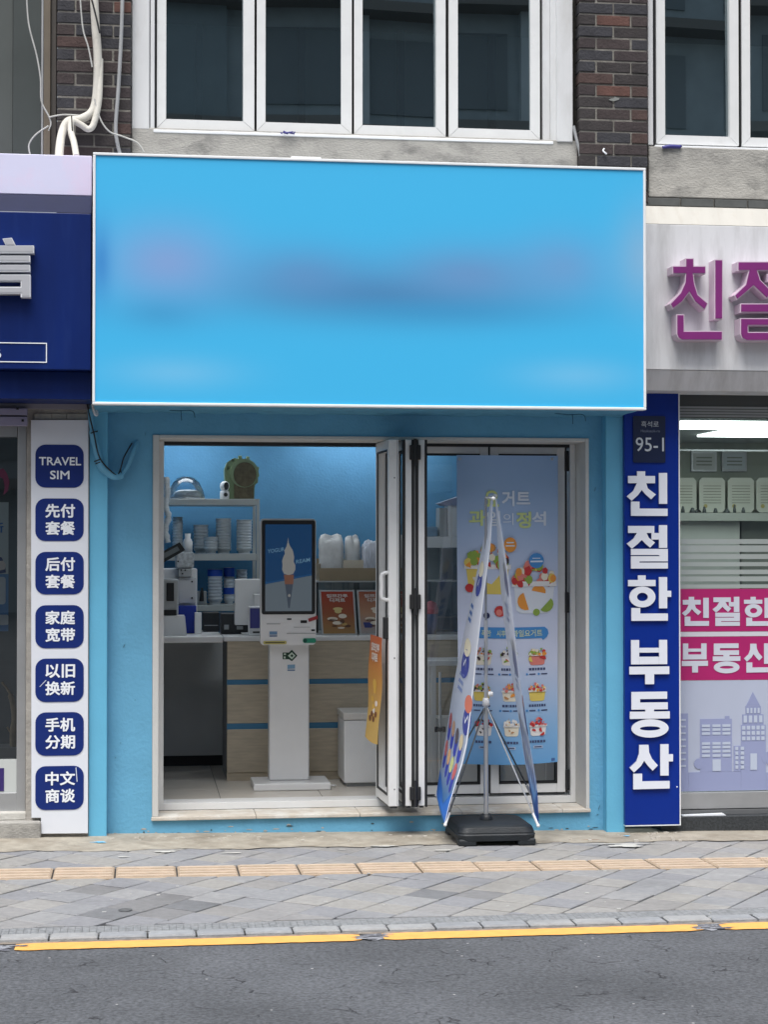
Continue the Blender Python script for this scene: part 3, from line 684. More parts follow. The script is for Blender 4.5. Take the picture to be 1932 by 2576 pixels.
# ---------------------------------------------------------------- blue shop sign
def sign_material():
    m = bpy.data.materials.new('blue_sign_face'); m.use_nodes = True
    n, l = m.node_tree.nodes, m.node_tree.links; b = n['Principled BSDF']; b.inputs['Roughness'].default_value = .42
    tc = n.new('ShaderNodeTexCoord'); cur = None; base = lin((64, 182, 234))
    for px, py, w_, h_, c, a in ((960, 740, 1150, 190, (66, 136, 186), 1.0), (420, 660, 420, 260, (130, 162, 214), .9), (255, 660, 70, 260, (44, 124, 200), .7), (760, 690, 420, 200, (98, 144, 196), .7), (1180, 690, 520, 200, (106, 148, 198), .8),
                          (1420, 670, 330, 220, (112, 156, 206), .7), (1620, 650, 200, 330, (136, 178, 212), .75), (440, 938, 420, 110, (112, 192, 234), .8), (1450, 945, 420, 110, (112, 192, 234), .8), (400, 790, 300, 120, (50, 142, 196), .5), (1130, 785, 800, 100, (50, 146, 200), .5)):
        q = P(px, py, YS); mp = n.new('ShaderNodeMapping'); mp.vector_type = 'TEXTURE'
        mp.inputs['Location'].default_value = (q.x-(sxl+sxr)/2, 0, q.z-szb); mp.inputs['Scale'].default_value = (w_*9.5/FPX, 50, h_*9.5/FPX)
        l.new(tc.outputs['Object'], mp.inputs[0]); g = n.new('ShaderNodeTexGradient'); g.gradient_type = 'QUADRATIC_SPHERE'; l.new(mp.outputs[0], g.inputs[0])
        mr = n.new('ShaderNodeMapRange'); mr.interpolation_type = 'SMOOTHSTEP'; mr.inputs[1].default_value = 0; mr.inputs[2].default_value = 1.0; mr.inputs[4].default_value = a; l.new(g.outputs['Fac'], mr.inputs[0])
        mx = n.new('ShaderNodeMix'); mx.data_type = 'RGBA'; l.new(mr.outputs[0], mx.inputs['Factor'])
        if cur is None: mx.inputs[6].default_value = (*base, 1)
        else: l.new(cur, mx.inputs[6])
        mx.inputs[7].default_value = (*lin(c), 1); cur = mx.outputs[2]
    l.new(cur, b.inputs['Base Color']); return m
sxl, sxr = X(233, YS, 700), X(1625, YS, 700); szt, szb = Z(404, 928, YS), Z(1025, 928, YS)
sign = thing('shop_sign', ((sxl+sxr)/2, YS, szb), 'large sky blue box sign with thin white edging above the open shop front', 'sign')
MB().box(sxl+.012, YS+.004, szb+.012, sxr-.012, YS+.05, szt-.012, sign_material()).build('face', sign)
t_ = MB(); e = .014
t_.box(sxl, YS-.004, szb, sxr, YS+.06, szb+e, m_trim); t_.box(sxl, YS-.004, szt-e, sxr, YS+.06, szt, m_trim)
t_.box(sxl, YS-.004, szb+e, sxl+e, YS+.06, szt-e, m_trim); t_.box(sxr-e, YS-.004, szb+e, sxr, YS+.06, szt-e, m_trim)
t_.build('edging', sign, .003)
m_sbody = M('sign_box_sheet', (.45, .48, .5), .5, .06, 6)
b_ = MB(); b_.box(sxl+.003, YS+.06, szb+.02, sxl+.012, .035, szt-.003, m_sbody); b_.box(sxr-.012, YS+.06, szb+.02, sxr-.003, .035, szt-.003, m_sbody); b_.box(sxl+.012, YS+.06, szt-.012, sxr-.012, .035, szt-.003, m_sbody); b_.build('casing', sign)
m_sof = M('soffit_paint', lin((84, 150, 182)), .8, .12, 12, .6, 40)
def sofz(u, v): return szb+.006+.005*math.sin(u*23+v*5)*math.sin(u*61)+.004*math.sin(u*140+v*11)
MB().grid(lambda u, v: (sxl+.004+(sxr-sxl-.008)*u, YS+.055+(YW+.02-YS-.055)*v, sofz(u, v)), 90, 8, m_sof).build('soffit', sign)
m_wireb = M('overpainted_wire', lin((34, 84, 108)), .7)
for px0 in (455, 1440):
    p = P(px0, 1034, -.25); p.z = szb
    MB().tube(bezier([p+Vector((-.09, .06, .006)), p+Vector((-.02, 0, -.004)), p+Vector((.06, 0, -.004)), p+Vector((.075, .0, -.04))], 5), .0022, m_wireb, 6).build('loose_wire', sign)
    MB().tube(bezier([p+Vector((.0, 0, .0)), p+Vector((.002, .0, -.03)), p+Vector((.004, 0.01, -.055))], 5), .0022, m_wireb, 6).build('loose_wire', sign)
q = P(770, 395, YS+.06); MB().box(q.x-.08, YS+.06, szt+.002, q.x+.08, YS+.14, szt+.022, m_trim).build('top_bracket', sign, .004)

# bound cable bundle under the sign, painted over in blue
m_bcab = M('painted_cable', lin((104, 172, 206)), .6, .08, 12, .2, 40)
bun = thing('cable_bundle', P(285, 1195, -.02), 'cable bundle painted blue and bound with black ties, hanging under the sign', 'cable')
def pth(pts, ys): return bezier([P(a, b, y) for (a, b), y in zip(pts, ys)], 7)
MB().tube(pth([(226, 1030), (232, 1080), (240, 1120), (247, 1150), (258, 1178), (285, 1197), (305, 1195)], [-.05, -.04, -.04, -.035, -.03, .0, .03]), [.014]*8+[.02]*16+[.022]*19, m_bcab, 12).build('sleeve', bun)
MB().tube(pth([(303, 1195), (320, 1172), (334, 1140), (344, 1112)], [.03, .045, .05, .075]), .014, m_bcab, 10).build('sleeve', bun)
MB().tube(pth([(217, 1005), (226, 1050), (236, 1090), (250, 1150), (280, 1186), (298, 1192), (312, 1150), (332, 1115)], [-.06, -.06, -.06, -.06, -.03, .0, .02, .06]), .004, m_black, 6).build('wire', bun)
MB().tube(pth([(231, 1012), (238, 1040), (244, 1044), (243, 1032)], [-.07, -.08, -.08, -.07]), .007, m_trim, 8).build('clip', bun)
for a, b, y in ((236, 1088, -.04), (247, 1158, -.034), (250, 1164, -.033), (305, 1194, .03)):
    p = P(a, b, y); d = Vector((.35, 0, -1)).normalized() if a < 260 else Vector((1, 0, .1)).normalized()
    MB().tube([p-d*.003, p+d*.003], .0235, m_black, 14).build('cable_tie', bun)

# ================================================================ LEFT NEIGHBOUR
lsg = thing('shop_sign', (X(60, -.45), -.45, Z(1000, 120, -.35)), 'navy box sign with a grey raised character and a lilac white board on top', 'sign')
lx0, lx1 = -2.6, min(X(229, -.45, 700), sxl-.006)
m_lilac = M('lilac_board', lin((214, 214, 240)), .5, .03, 3, stain=lin((226, 206, 232)), stain_amt=.6, sscale=2, slo=.45, shi=.6)
def zr(row, px, Y): return Z(row, px, Y)
b_ = MB(); b_.box(lx0, -.36, Z(491, 120, -.36), lx1, .02, Z(390, 120, -.36), m_lilac); b_.build('top_board', lsg, .004)
MB().prism([(0, 0), (1, 0), (1, 1), (0, 1)], 0, 1, m_navy) if False else None
zA, zB, zC, zD_ = Z(492, 120, -.37), Z(535, 120, -.46), Z(930, 120, -.46), Z(1005, 120, -.36)
m_navyd = M('navy_sign_bevel', lin((16, 26, 62)), .55, .12, 4, spec=.2)
mb = MB(); mb.add([(lx0, -.37, zA), (lx1, -.37, zA), (lx1, -.46, zB), (lx0, -.46, zB), (lx0, .0, zA), (lx1, .0, zA), (lx0, 0, zB), (lx1, 0, zB)], [(0, 1, 2, 3)[::-1], (0, 4, 5, 1)[::-1], (1, 5, 7, 2)[::-1]], m_navyd); mb.build('top_bevel', lsg)
MB().box(lx0, -.46, zC, lx1, .02, zB-.001, m_navy).build('face_box', lsg, .004)
MB().box(lx0, -.37, zD_, lx1, .02, zC-.001, m_navy).build('lower_box', lsg, .004)
m_lgrey = M('letter_grey', (.42, .43, .46), .4, .04, 6); m_lrim = M('letter_rim', (.72, .74, .78), .4)
def sc4(pts): return px_poly([(a/3.16, 380+b/3.16) for a, b in pts], -.52)
for nm, pts in (('dot', [(20, 700), (95, 693), (125, 752), (45, 752)]), ('bar', [(-190, 755), (270, 755), (270, 815), (-190, 815)]), ('bar', [(-150, 835), (240, 835), (240, 886), (-150, 886)]), ('bar', [(-150, 908), (240, 908), (240, 962), (-150, 962)]),
                ('box', [(-150, 985), (243, 985), (243, 1165), (165, 1165), (165, 1137), (-150, 1137), (-150, 1082), (165, 1082), (165, 1036), (-150, 1036)]), ('stroke', [(-420, 700), (-330, 700), (-360, 800), (-360, 1165), (-430, 1165), (-430, 860), (-500, 900)])):
    mb = MB(); mb.prism(sc4(pts), -.525, -.462, m_lrim); q = mb.build('letter_stroke', lsg, .003, 1)
    cx = sum(a for a, b in pts)/len(pts); cyy = sum(b for a, b in pts)/len(pts)
    def ins(p):
        return p
    xs2 = [a for a, b in pts]; ys2 = [b for a, b in pts]
    if nm == 'bar': r_ = [(min(xs2), min(ys2)+3), (max(xs2)-8, min(ys2)+3), (max(xs2)-8, max(ys2)-11), (min(xs2), max(ys2)-11)]
    elif nm == 'box': r_ = [(-150, 990), (235, 990), (235, 1155), (175, 1155), (175, 1128), (-150, 1128), (-150, 1090), (172, 1090), (172, 1030), (-150, 1030)]
    else: r_ = [(cx+(a-cx)*.86, cyy+(b-cyy)*.86) for a, b in pts]
    mb = MB(); mb.prism(sc4(r_), -.5275, -.524, m_lgrey); mb.build('letter_face', q)
mb = MB(); x0, z0, x1, z1 = rect(-40, 862, 118, 912, -.463); e = .005
mb.ring([(x0, z0), (x1, z0), (x1, z1), (x0, z1)], [(x0+e, z0+e), (x1-e, z0+e), (x1-e, z1-e), (x0+e, z1-e)], -.464, -.462, m_print); mb.build('outline_box', lsg)
mb = MB(); xx0, zz0, xx1, zz1 = rect(-30, 878, 3, 900, -.463); text(mb, '6', X(-10, -.463, 890), Z(901, 0, -.463), X(3, -.463, 890), Z(879, 0, -.463), -.464, m_print, .01); mb.build('printed_digit', lsg)

# white menu board with navy badges
YM = -.03
mbx = thing('menu_board', P(150, 2095, YM), 'tall white board with seven navy badges of white lettering', 'sign')
prof = [(78, 1057), (222, 1057), (221, 2095), (104, 2096), (103, 2056), (79, 2056)]
MB().prism(px_poly(prof, YM), YM, YM+.026, m_menu).build('panel', mbx, .002)
rows = [(1119, 1227), (1254, 1361), (1388, 1495), (1522, 1630), (1656, 1765), (1791, 1900), (1926, 2036)]
tx = [('TRAVEL', 'SIM'), ('先付', '套餐'), ('后付', '套餐'), ('家庭', '宽带'), ('以旧', '换新'), ('手机', '分期'), ('中文', '商谈')]
for (r0, r1), (a, b) in zip(rows, tx):
    x0, z0, x1, z1 = rect(89, r0, 210.5, r1, YM)
    bd = MB().prism(rrect(x0, z0, x1, z1, .054), YM-.003, YM-.0005, m_navyprint).build('badge', mbx)
    t = MB(); yy = YM-.005
    if a == 'TRAVEL':
        text(t, a, *rect(98, 1150, 204, 1171, YM), yy, m_print, .03); text(t, b, *rect(126, 1184, 175, 1206, YM), yy, m_print, .03)
    else:
        text(t, a, *rect(114, r0+13.5, 189, r0+48.5, YM), yy, m_print, .03); text(t, b, *rect(114, r0+57, 189, r0+92, YM), yy, m_print, .03)
    t.build('lettering', bd)
m_scr = flat((205, 212, 226))
mb = MB(); mb.prism(px_poly([(99, 1727), (101, 1727), (117, 1711), (115, 1710)], YM), YM-.0055, YM-.0035, m_scr); mb.prism(px_poly([(190, 1930), (192, 1929), (195, 1965), (193, 1966)], YM), YM-.0055, YM-.0035, m_scr); mb.build('scratch', mbx)
# masonry, frame and glass of the left shop
lsh = thing('shop_facade', (X(20, .1), .1, 0), 'left phone shop front, aluminium frame and dark glass beside the menu board', 'shop front')
m_ltile = M('old_tile', (.40, .40, .36), .7, .12, 15, .3, 60, stain=(.2, .19, .17), stain_amt=.6, sscale=9)
MB().box(X(66, 0), .0, -.3, X(224, 0)-.001, .3, 2.62, M('rough_plaster', (.36, .34, .31), .95, .15, 14, .6, 50, stain=(.17, .16, .15), stain_amt=.7, sscale=9)).build('pillar', lsh, .004)
for k, (a, b) in enumerate(((86, 130), (131, 167), (168, 218))): pb(MB(), a, 1041, b, 1056, -.012, .02, m_ltile).build('wall_tile', lsh, .002, 1)
m_beam = M('lilac_grey_beam', (.25, .24, .28), .7, .08, 6, stain=(.14, .13, .15), stain_amt=.5, sscale=6)
MB().box(lx0, -.05, Z(1028, 60, -.05), X(222, -.05), .3, 2.62, m_beam).build('lintel', lsh)
for a, b in ((1026, 1043), (1047, 1070)): pb(MB(), -260, a, 68, b, -.10, .05, M('lilac_rail', lin((150, 146, 172)), .6, .06, 8)).build('shutter_rail', lsh, .003)
for px, py in ((44, 1028), (57, 1058)): pb(MB(), px-3, py-3, px+3, py+3, -.108, .012, m_black).build('screw', lsh)
MB().box(X(43, .06), .06, -.02, X(66, .06), .2, 2.3, m_alu).build('frame_post', lsh, .003)
pb(MB(), -300, 1070, 43, 1098, .07, .1, m_alu).build('frame_head', lsh)
pb(MB(), -300, 1996, 43, 2046, .07, .1, m_alu).build('frame_rail', lsh, .003)
pb(MB(), -300, 1912, 43, 1996, .08, .06, M('lower_panel_white', (.55, .58, .57), .4)).build('lower_panel', lsh)
pb(MB(), -300, 1934, 10, 1992, .077, .002, flat((52, 34, 104))).build('purple_sticker', lsh)
x0, z0, x1, z1 = rect(-300, 1098, 43, 1912, .10); MB().add([(x0, .1, z0), (x1, .1, z0), (x1, .1, z1), (x0, .1, z1)], [(0, 1, 2, 3)], m_glass).build('pane', lsh)
pb(MB(), -300, 2046, 66, 2066, .01, .2, M('chipped_white_stone', (.55, .54, .50), .8, .1, 12, .4, 60, stain=(.3, .28, .25), stain_amt=.6, sscale=9)).build('sill', lsh, .006)
x0, x1 = lx0, X(100, -.16, 2100)
MB().box(x0, -.05, -.3, x1, .3, Z(2066, 50, -.05)-.001, m_concrete).build('step', lsh, .012, 3)
# dim interior of the left shop
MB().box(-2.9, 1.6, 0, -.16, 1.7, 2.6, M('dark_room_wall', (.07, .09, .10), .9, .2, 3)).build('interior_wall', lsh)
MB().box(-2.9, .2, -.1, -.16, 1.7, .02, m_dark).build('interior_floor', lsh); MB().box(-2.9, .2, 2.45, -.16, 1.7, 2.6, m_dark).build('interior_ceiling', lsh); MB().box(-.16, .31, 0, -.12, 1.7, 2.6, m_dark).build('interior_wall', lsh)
pst = thing('poster', P(5, 1590, .13), 'pale blue and white poster behind the left shop glass', 'poster')
pb(MB(), -180, 1263, 21, 1588, .13, .003, flat((196, 206, 206))).build('sheet', pst)
pr = MB(); pb(pr, -180, 1444, 21, 1588, .128, .0015, flat((92, 140, 190))); pr.build('print', pst)
pr = MB(); x0, z0, x1, z1 = rect(-30, 1451, 14, 1520, .127); pr.prism(rrect(x0, z0, x1, z1, .015), .1265, .1275, flat((206, 212, 214))); x0, z0, x1, z1 = rect(-30, 1546, 21, 1572, .127); pr.prism(rrect(x0, z0, x1, z1, .01), .1265, .1275, flat((206, 212, 214))); pr.build('print_box', pst)
pr = MB(); text(pr, '新', *rect(-22, 1314, 9, 1340, .127), .127, flat((60, 120, 190)), .03); pr.build('printed_character', pst)
pr = MB(); pr.prism(px_poly([(-20, 1395), (4, 1402), (12, 1418), (15, 1440), (-20, 1446)], .127), .126, .1275, flat((40, 60, 120))); pr.prism(px_poly([(-6, 1412), (8, 1410), (15, 1420), (12, 1432), (-6, 1436)], .125), .1245, .1258, flat((226, 216, 208))); pr.build('printed_figure', pst)
mb = MB(); mb.prism(px_poly([(-10, 1185), (8, 1178), (18, 1192), (24, 1212), (20, 1235), (8, 1246), (12, 1225), (8, 1205), (0, 1200)], .098), .096, .0985, flat((84, 20, 56))); mb.build('curled_sticker', label='dark red curl sticker on the left shop glass', cat='sticker')
# a dry branch standing behind the left glass
br = thing('dried_branch', P(32, 1912, .35), 'dry twisted branch standing behind the left shop glass', 'branch')
m_br = M('branch_bark', (.26, .22, .15), .9, .2, 20, .4, 60)
MB().tube(bezier([P(a, b, .35) for a, b in ((35, 1912), (33, 1850), (36, 1800), (30, 1760), (20, 1735), (4, 1715))], 5), [.02]*8+[.016]*10+[.007]*8, m_br, 8).build('stem', br)
MB().tube(bezier([P(a, b, .35) for a, b in ((33, 1850), (24, 1838), (18, 1828))], 4), .007, m_br, 6).build('twig', br)
pb(MB(), -40, 1880, 60, 1912, .3, .2, M('planter_grey', (.35, .36, .36), .7)).build('planter', br)
# ================================================================ RIGHT NEIGHBOUR
rsg = thing('shop_sign', (sxr+.8, -.32, Z(982, 1780, -.25)), 'dirty white box sign with raised purple letters', 'sign')
rx0, rx1 = sxr+.004, 5.6
m_rs = M('off_white_sign', (.68, .69, .71), .5, .05, 3, stain=(.36, .36, .36), stain_amt=.55, sscale=3.5, slo=.46, shi=.7, stretch=(2.5, 1, .5)); m_cream = M('cream_sign_cap', (.52, .505, .46), .5, .05, 4, stain=(.42, .38, .32), stain_amt=.5, sscale=6, stretch=(3, 1, 1))
z1, z2, z3, z4 = Z(523, 1780, -.26), Z(567, 1780, -.32), Z(932, 1780, -.32), Z(984, 1780, -.24)
mb = MB(); mb.add([(rx0, -.26, z1), (rx1, -.26, z1), (rx1, -.32, z2), (rx0, -.32, z2), (rx0, .02, z1), (rx1, .02, z1), (rx0, .02, z2)], [(3, 2, 1, 0), (0, 1, 5, 4), (0, 4, 6, 3)], m_cream); mb.build('cap', rsg)
MB().box(rx0, -.32, z3, rx1, .02, z2-.001, m_rs).build('face_box', rsg, .004)
mb = MB(); mb.add([(rx0, -.315, z3-.002), (rx1, -.315, z3-.002), (rx1, -.24, z4), (rx0, -.24, z4), (rx1, .02, z4), (rx0, .02, z4), (rx0, .02, z3-.002)], [(0, 3, 2, 1), (3, 5, 4, 2), (0, 6, 5, 3)], m_rs); mb.build('lower_bevel', rsg)
m_pur = M('purple_letter', lin((122, 40, 112)), .4, .06, 6); m_pin = M('pale_pink_edge', (.62, .50, .60), .45, .08, 6)
YL = -.42
def c7(pts): return px_poly([(1400+a/3.118, 400+b/3.118) for a, b in pts], YL)
def R4(x0, y0, x1, y1): return [(x0, y0), (x1, y0), (x1, y1), (x0, y1)]
CH = [('stroke', [(1010, 780), (1078, 780), (1078, 840), (1172, 840), (1172, 905), (1075, 905), (1085, 985), (1110, 1065), (1190, 1135), (1162, 1190), (1085, 1125), (1040, 1052), (990, 1120), (912, 1180), (888, 1138), (970, 1050), (1005, 970), (1010, 905), (908, 905), (908, 840), (1010, 840)]),
      ('stroke', R4(1238, 790, 1305, 1260)), ('stroke', [(940, 1220), (1003, 1220), (1003, 1350), (1303, 1350), (1303, 1425), (985, 1425), (955, 1408), (940, 1375)])]
JE = [('stroke', [(1420, 806), (1705, 806), (1705, 880), (1578, 880), (1600, 950), (1690, 1040), (1650, 1100), (1545, 1000), (1415, 1110), (1393, 1070), (1480, 985), (1505, 880), (1420, 880)]),
      ('stroke', [(1650, 905), (1735, 905), (1735, 790), (1800, 790), (1800, 1110), (1735, 1110), (1735, 965), (1650, 965)]),
      ('stroke', [(1440, 1135), (1800, 1135), (1800, 1310), (1505, 1310), (1505, 1358), (1800, 1358), (1800, 1428), (1490, 1428), (1455, 1410), (1440, 1375), (1440, 1250), (1735, 1250), (1735, 1207), (1440, 1207)])]
for gl in (CH, JE):
    for nm, pts in gl:
        st = MB().prism(c7(pts), YL, -.321, m_pin).build('letter_stroke', rsg, .002, 1)
        # coloured face, a hair inside the pale rim
        pp = c7(pts); a = sum(pp[i][0]*pp[(i+1) % len(pp)][1]-pp[(i+1) % len(pp)][0]*pp[i][1] for i in range(len(pp)))
        if a < 0: pp = pp[::-1]
        n = len(pp); ins = []; d = .0055
        for i in range(n):
            p0, p1, p2 = Vector(pp[i-1]), Vector(pp[i]), Vector(pp[(i+1) % n])
            e1 = (p1-p0).normalized(); e2 = (p2-p1).normalized(); n1 = Vector((-e1.y, e1.x)); n2 = Vector((-e2.y, e2.x)); b = (n1+n2)
            b = b/max(.35, (1+n1.dot(n2))); q = p1+b*d; ins.append((q.x, q.y))
        MB().prism(ins, YL-.004, YL+.001, m_pur).build('letter_face', st)

# heavy Hangul shapes for the blue board and the window film (unit square, y up)
def nz(pts, x0, y0, x1, y1): return [((a-x0)/(x1-x0), 1-(b-y0)/(y1-y0)) for a, b in pts]
def ellp(cx, cyy, rx, ry, n=28): return [(cx+rx*math.cos(2*math.pi*k/n), cyy+ry*math.sin(2*math.pi*k/n)) for k in range(n)]
GL = {}
b_ = (285, 715, 718, 1145)
GL['친'] = ([nz(p, *b_) for p in ([(387, 715), (465, 715), (465, 760), (560, 760), (560, 830), (475, 830), (490, 880), (568, 938), (522, 985), (470, 940), (432, 895), (395, 945), (335, 1000), (287, 957), (350, 905), (385, 830), (300, 830), (300, 760), (387, 760)], R4(597, 730, 677, 1028), [(327, 1007), (410, 1007), (410, 1074), (680, 1074), (680, 1145), (327, 1145)])], [])
b_ = (285, 1232, 718, 1652)
GL['절'] = ([nz(p, *b_) for p in ([(300, 1240), (553, 1240), (553, 1308), (478, 1308), (500, 1355), (560, 1400), (512, 1450), (470, 1415), (432, 1375), (395, 1412), (337, 1460), (287, 1412), (350, 1365), (385, 1308), (300, 1308)], [(597, 1232), (677, 1232), (677, 1452), (597, 1452), (597, 1372), (525, 1372), (525, 1308), (597, 1308)], [(327, 1462), (683, 1462), (683, 1583), (410, 1583), (410, 1594), (683, 1594), (683, 1652), (327, 1652), (327, 1532), (600, 1532), (600, 1521), (327, 1521)])], [])
b_ = (285, 1718, 718, 2154)
GL['한'] = ([nz(p, *b_) for p in ([(395, 1718), (470, 1718), (470, 1762), (565, 1762), (565, 1822), (300, 1822), (300, 1762), (395, 1762)], [(597, 1735), (677, 1735), (677, 1866), (716, 1866), (716, 1926), (677, 1926), (677, 2035), (597, 2035)], [(331, 2030), (417, 2030), (417, 2084), (683, 2084), (683, 2154), (331, 2154)])], [(nz(ellp(438, 1925, 126, 100), *b_), nz(ellp(438, 1925, 52, 40), *b_))])
b_ = (275, 370, 650, 748)
GL['부'] = ([nz(p, *b_) for p in (R4(290, 370, 360, 578), R4(530, 370, 600, 578), R4(361, 437, 529, 478), R4(361, 513, 529, 578), [(275, 597), (618, 597), (618, 663), (487, 663), (487, 748), (410, 748), (410, 663), (275, 663)])], [])
b_ = (275, 815, 650, 1203)
GL['동'] = ([nz(p, *b_) for p in ([(293, 815), (600, 815), (600, 876), (368, 876), (368, 905), (605, 905), (605, 965), (487, 965), (487, 982), (622, 982), (622, 1043), (280, 1043), (280, 982), (412, 982), (412, 965), (293, 965)],)], [(nz(ellp(452, 1125, 160, 78), *b_), nz(ellp(452, 1125, 87, 18), *b_))])
b_ = (275, 1262, 650, 1643)
GL['산'] = ([nz(p, *b_) for p in ([(360, 1265), (440, 1265), (445, 1330), (470, 1385), (520, 1442), (475, 1487), (435, 1445), (402, 1400), (375, 1445), (315, 1500), (277, 1458), (335, 1405), (358, 1340)], [(540, 1262), (612, 1262), (612, 1348), (650, 1348), (650, 1410), (612, 1410), (612, 1530), (540, 1530)], [(308, 1510), (385, 1510), (385, 1576), (620, 1576), (620, 1641), (308, 1643)])], [])
def glyph(ch, x0, z0, x1, z1, y0, y1, m, ms=None):
    mb = MB(); pol, rings = GL[ch]; f = lambda L: [(x0+(x1-x0)*a, z0+(z1-z0)*b) for a, b in L]
    for p in pol: mb.prism(f(p), y0, y1, m, ms)
    for o, i in rings: mb.ring(f(o)[::-1], f(i)[::-1], y0, y1, m, ms)
    return mb
YB = -.045
bd = thing('sign_board', P(1640, 2075, YB), 'tall royal blue board with raised white Hangul letters beside the blue shop', 'sign')
m_royal = M('royal_blue', lin((0, 42, 136)), .4, .06, 3, spec=.3)
x0, x1 = X(1572, YB), X(1708, YB); z0 = Z(2074, 1640, YB)
MB().box(x0, YB, z0, x1, YB+.04, 2.60, m_royal).build('panel', bd, .002)
mb = MB(); mb.box(x1+.0005, YB-.002, z0-.006, x1+.007, YB+.04, 2.60, m_trim); mb.box(x0, YB-.002, z0-.006, x1, YB+.04, z0-.0005, m_trim); mb.build('edging', bd)
m_lw = M('white_letter', lin((226, 230, 240)), .4); m_lws = M('white_letter_side', (.10, .13, .30), .5)
for ch, xa, ya, xb, yb_ in (('친', 1574, 1186, 1687, 1298), ('절', 1574, 1321, 1687, 1430), ('한', 1574, 1447, 1687, 1561), ('부', 1581, 1609, 1691, 1720), ('동', 1581, 1739, 1691, 1854), ('산', 1581, 1871, 1691, 1983)):
    r_ = rect(xa, ya, xb, yb_, YB); glyph(ch, *r_, YB-.018, YB-.0005, m_lw, m_lws).build('letter', bd)
pb(MB(), 1702, 1977, 1705, 1980, YB-.003, .003, m_print).build('screw', bd)
# address plate
ap = thing('address_plate', P(1631, 1166, YB), 'small dark navy house number plate reading 95-1 on the royal blue board', 'sign')
x0, z0, x1, z1 = rect(1592, 1047, 1673, 1164, YB); MB().prism(rrect(x0, z0, x1, z1, .008), YB-.008, YB-.0005, M('plate_navy', lin((22, 34, 66)), .35)).build('plate', ap)
t = MB(); m_pl = flat((190, 198, 206)); yy = YB-.0095
text(t, '흑석로', *rect(1612, 1060, 1656, 1075, YB), yy, m_pl, .0); text(t, 'Heukseok-ro', *rect(1611, 1081, 1659, 1088, YB), yy, flat((120, 130, 150)), .0); text(t, '95-1', *rect(1598, 1101, 1669, 1136, YB), yy, m_pl, .005); t.build('lettering', ap)

# glazed front of the estate agent
rsh = thing('shop_facade', (X(1800, .12), .12, 0), 'estate agent glass front with pink film, frosted skyline film and dark granite base', 'shop front')
YG = .12; gx0, gx1 = X(1700, YG), 5.6
m_frost = M('frosted_film', lin((176, 184, 204)), .6, .03, 3); m_frost2 = M('frosted_film_dark', lin((146, 154, 190)), .6)
m_pink = M('magenta_film', lin((172, 30, 104)), .45, .05, 4)
zt_ = Z(1024, 1820, YG); zbot = Z(1990, 1820, YG)
MB().add([(gx0, YG, zbot), (gx1, YG, zbot), (gx1, YG, 2.42), (gx0, YG, 2.42)], [(0, 1, 2, 3)], m_glass).build('pane', rsh)
def film(nm, r0, r1, m, dy=.006, xa=None):
    return MB().box(xa or gx0, YG-dy, Z(r1, 1820, YG), gx1, YG-dy+.003, Z(r0, 1820, YG), m).build(nm, rsh)
film('pink_film', 1481, 1588, m_pink); film('white_film_line', 1589, 1600, flat((206, 206, 214))); pf2 = film('pink_film', 1601, 1710, m_pink); ff = film('frosted_film', 1711, 1988, m_frost)
for ch, xa, ya, xb, yb_ in (('친', 1714, 1501, 1789, 1574), ('절', 1791, 1501, 1866, 1574), ('한', 1868, 1501, 1943, 1574), ('부', 1714, 1618, 1786, 1691), ('동', 1791, 1618, 1867, 1693), ('산', 1870, 1618, 1942, 1691)):
    glyph(ch, *rect(xa, ya, xb, yb_, YG), YG-.009, YG-.0065, flat((204, 208, 220))).build('letter', rsh)
def sk(pts): return [(X(1500+a/3.403, YG, 1850), Z(1500+b/3.403, 1820, YG)) for a, b in pts]
sky_ = MB(); yy0, yy1 = YG-.009, YG-.0065
for q in (R4(700, 995, 783, 1660), R4(885, 1045, 1157, 1497), R4(1098, 1022, 1137, 1046), R4(1235, 1100, 1447, 1660), R4(1247, 1010, 1428, 1099), R4(1275, 940, 1405, 1009), R4(1172, 1278, 1234, 1495), R4(784, 1498, 1234, 1660), R4(1448, 1510, 1900, 1660), R4(1560, 1080, 1900, 1509)): sky_.prism(sk(q), yy0, yy1, m_frost2)
sky_.prism(sk([(1280, 938), (1337, 818), (1400, 938)]), yy0, yy1, m_frost2); sky_.prism(sk(ellp(877, 1425, 45, 45, 20)), yy0-.0012, yy0-.0002, m_frost2); sky_.prism(sk(ellp(1462, 1385, 52, 52, 20)), yy0-.0012, yy0-.0002, m_frost2)
sky_.build('skyline_print', ff)
wi = MB(); m_frl = flat((184, 194, 212))
def win(x0, y0, x1, y1): wi.prism(sk(R4(x0, y0, x1, y1)), yy0-.0026, yy0-.0014, m_frl)
for cx in (900, 990, 1075):
    for ry in (1092, 1125, 1158, 1243, 1275, 1310, 1347): win(cx, ry, cx+68, ry+22)
win(990, 1390, 1060, 1490); win(1313, 1345, 1370, 1485)
for k in range(5):
    for ry in (1108, 1153, 1200): win(1243+k*41, ry, 1243+k*41+28, ry+32)
for k in range(4):
    win(1257+k*44, 1020, 1257+k*44+28, 1080)
    win(1284+k*31, 955, 1284+k*31+17, 1000)
for k in range(5):
    win(1185, 1286+k*40, 1209, 1286+k*40+28); win(1230, 1286+k*40, 1260, 1286+k*40+28)
for k in range(8): win(720, 1043+k*56, 762, 1058+k*56)
wi.build('window_print', ff, kind='stuff')
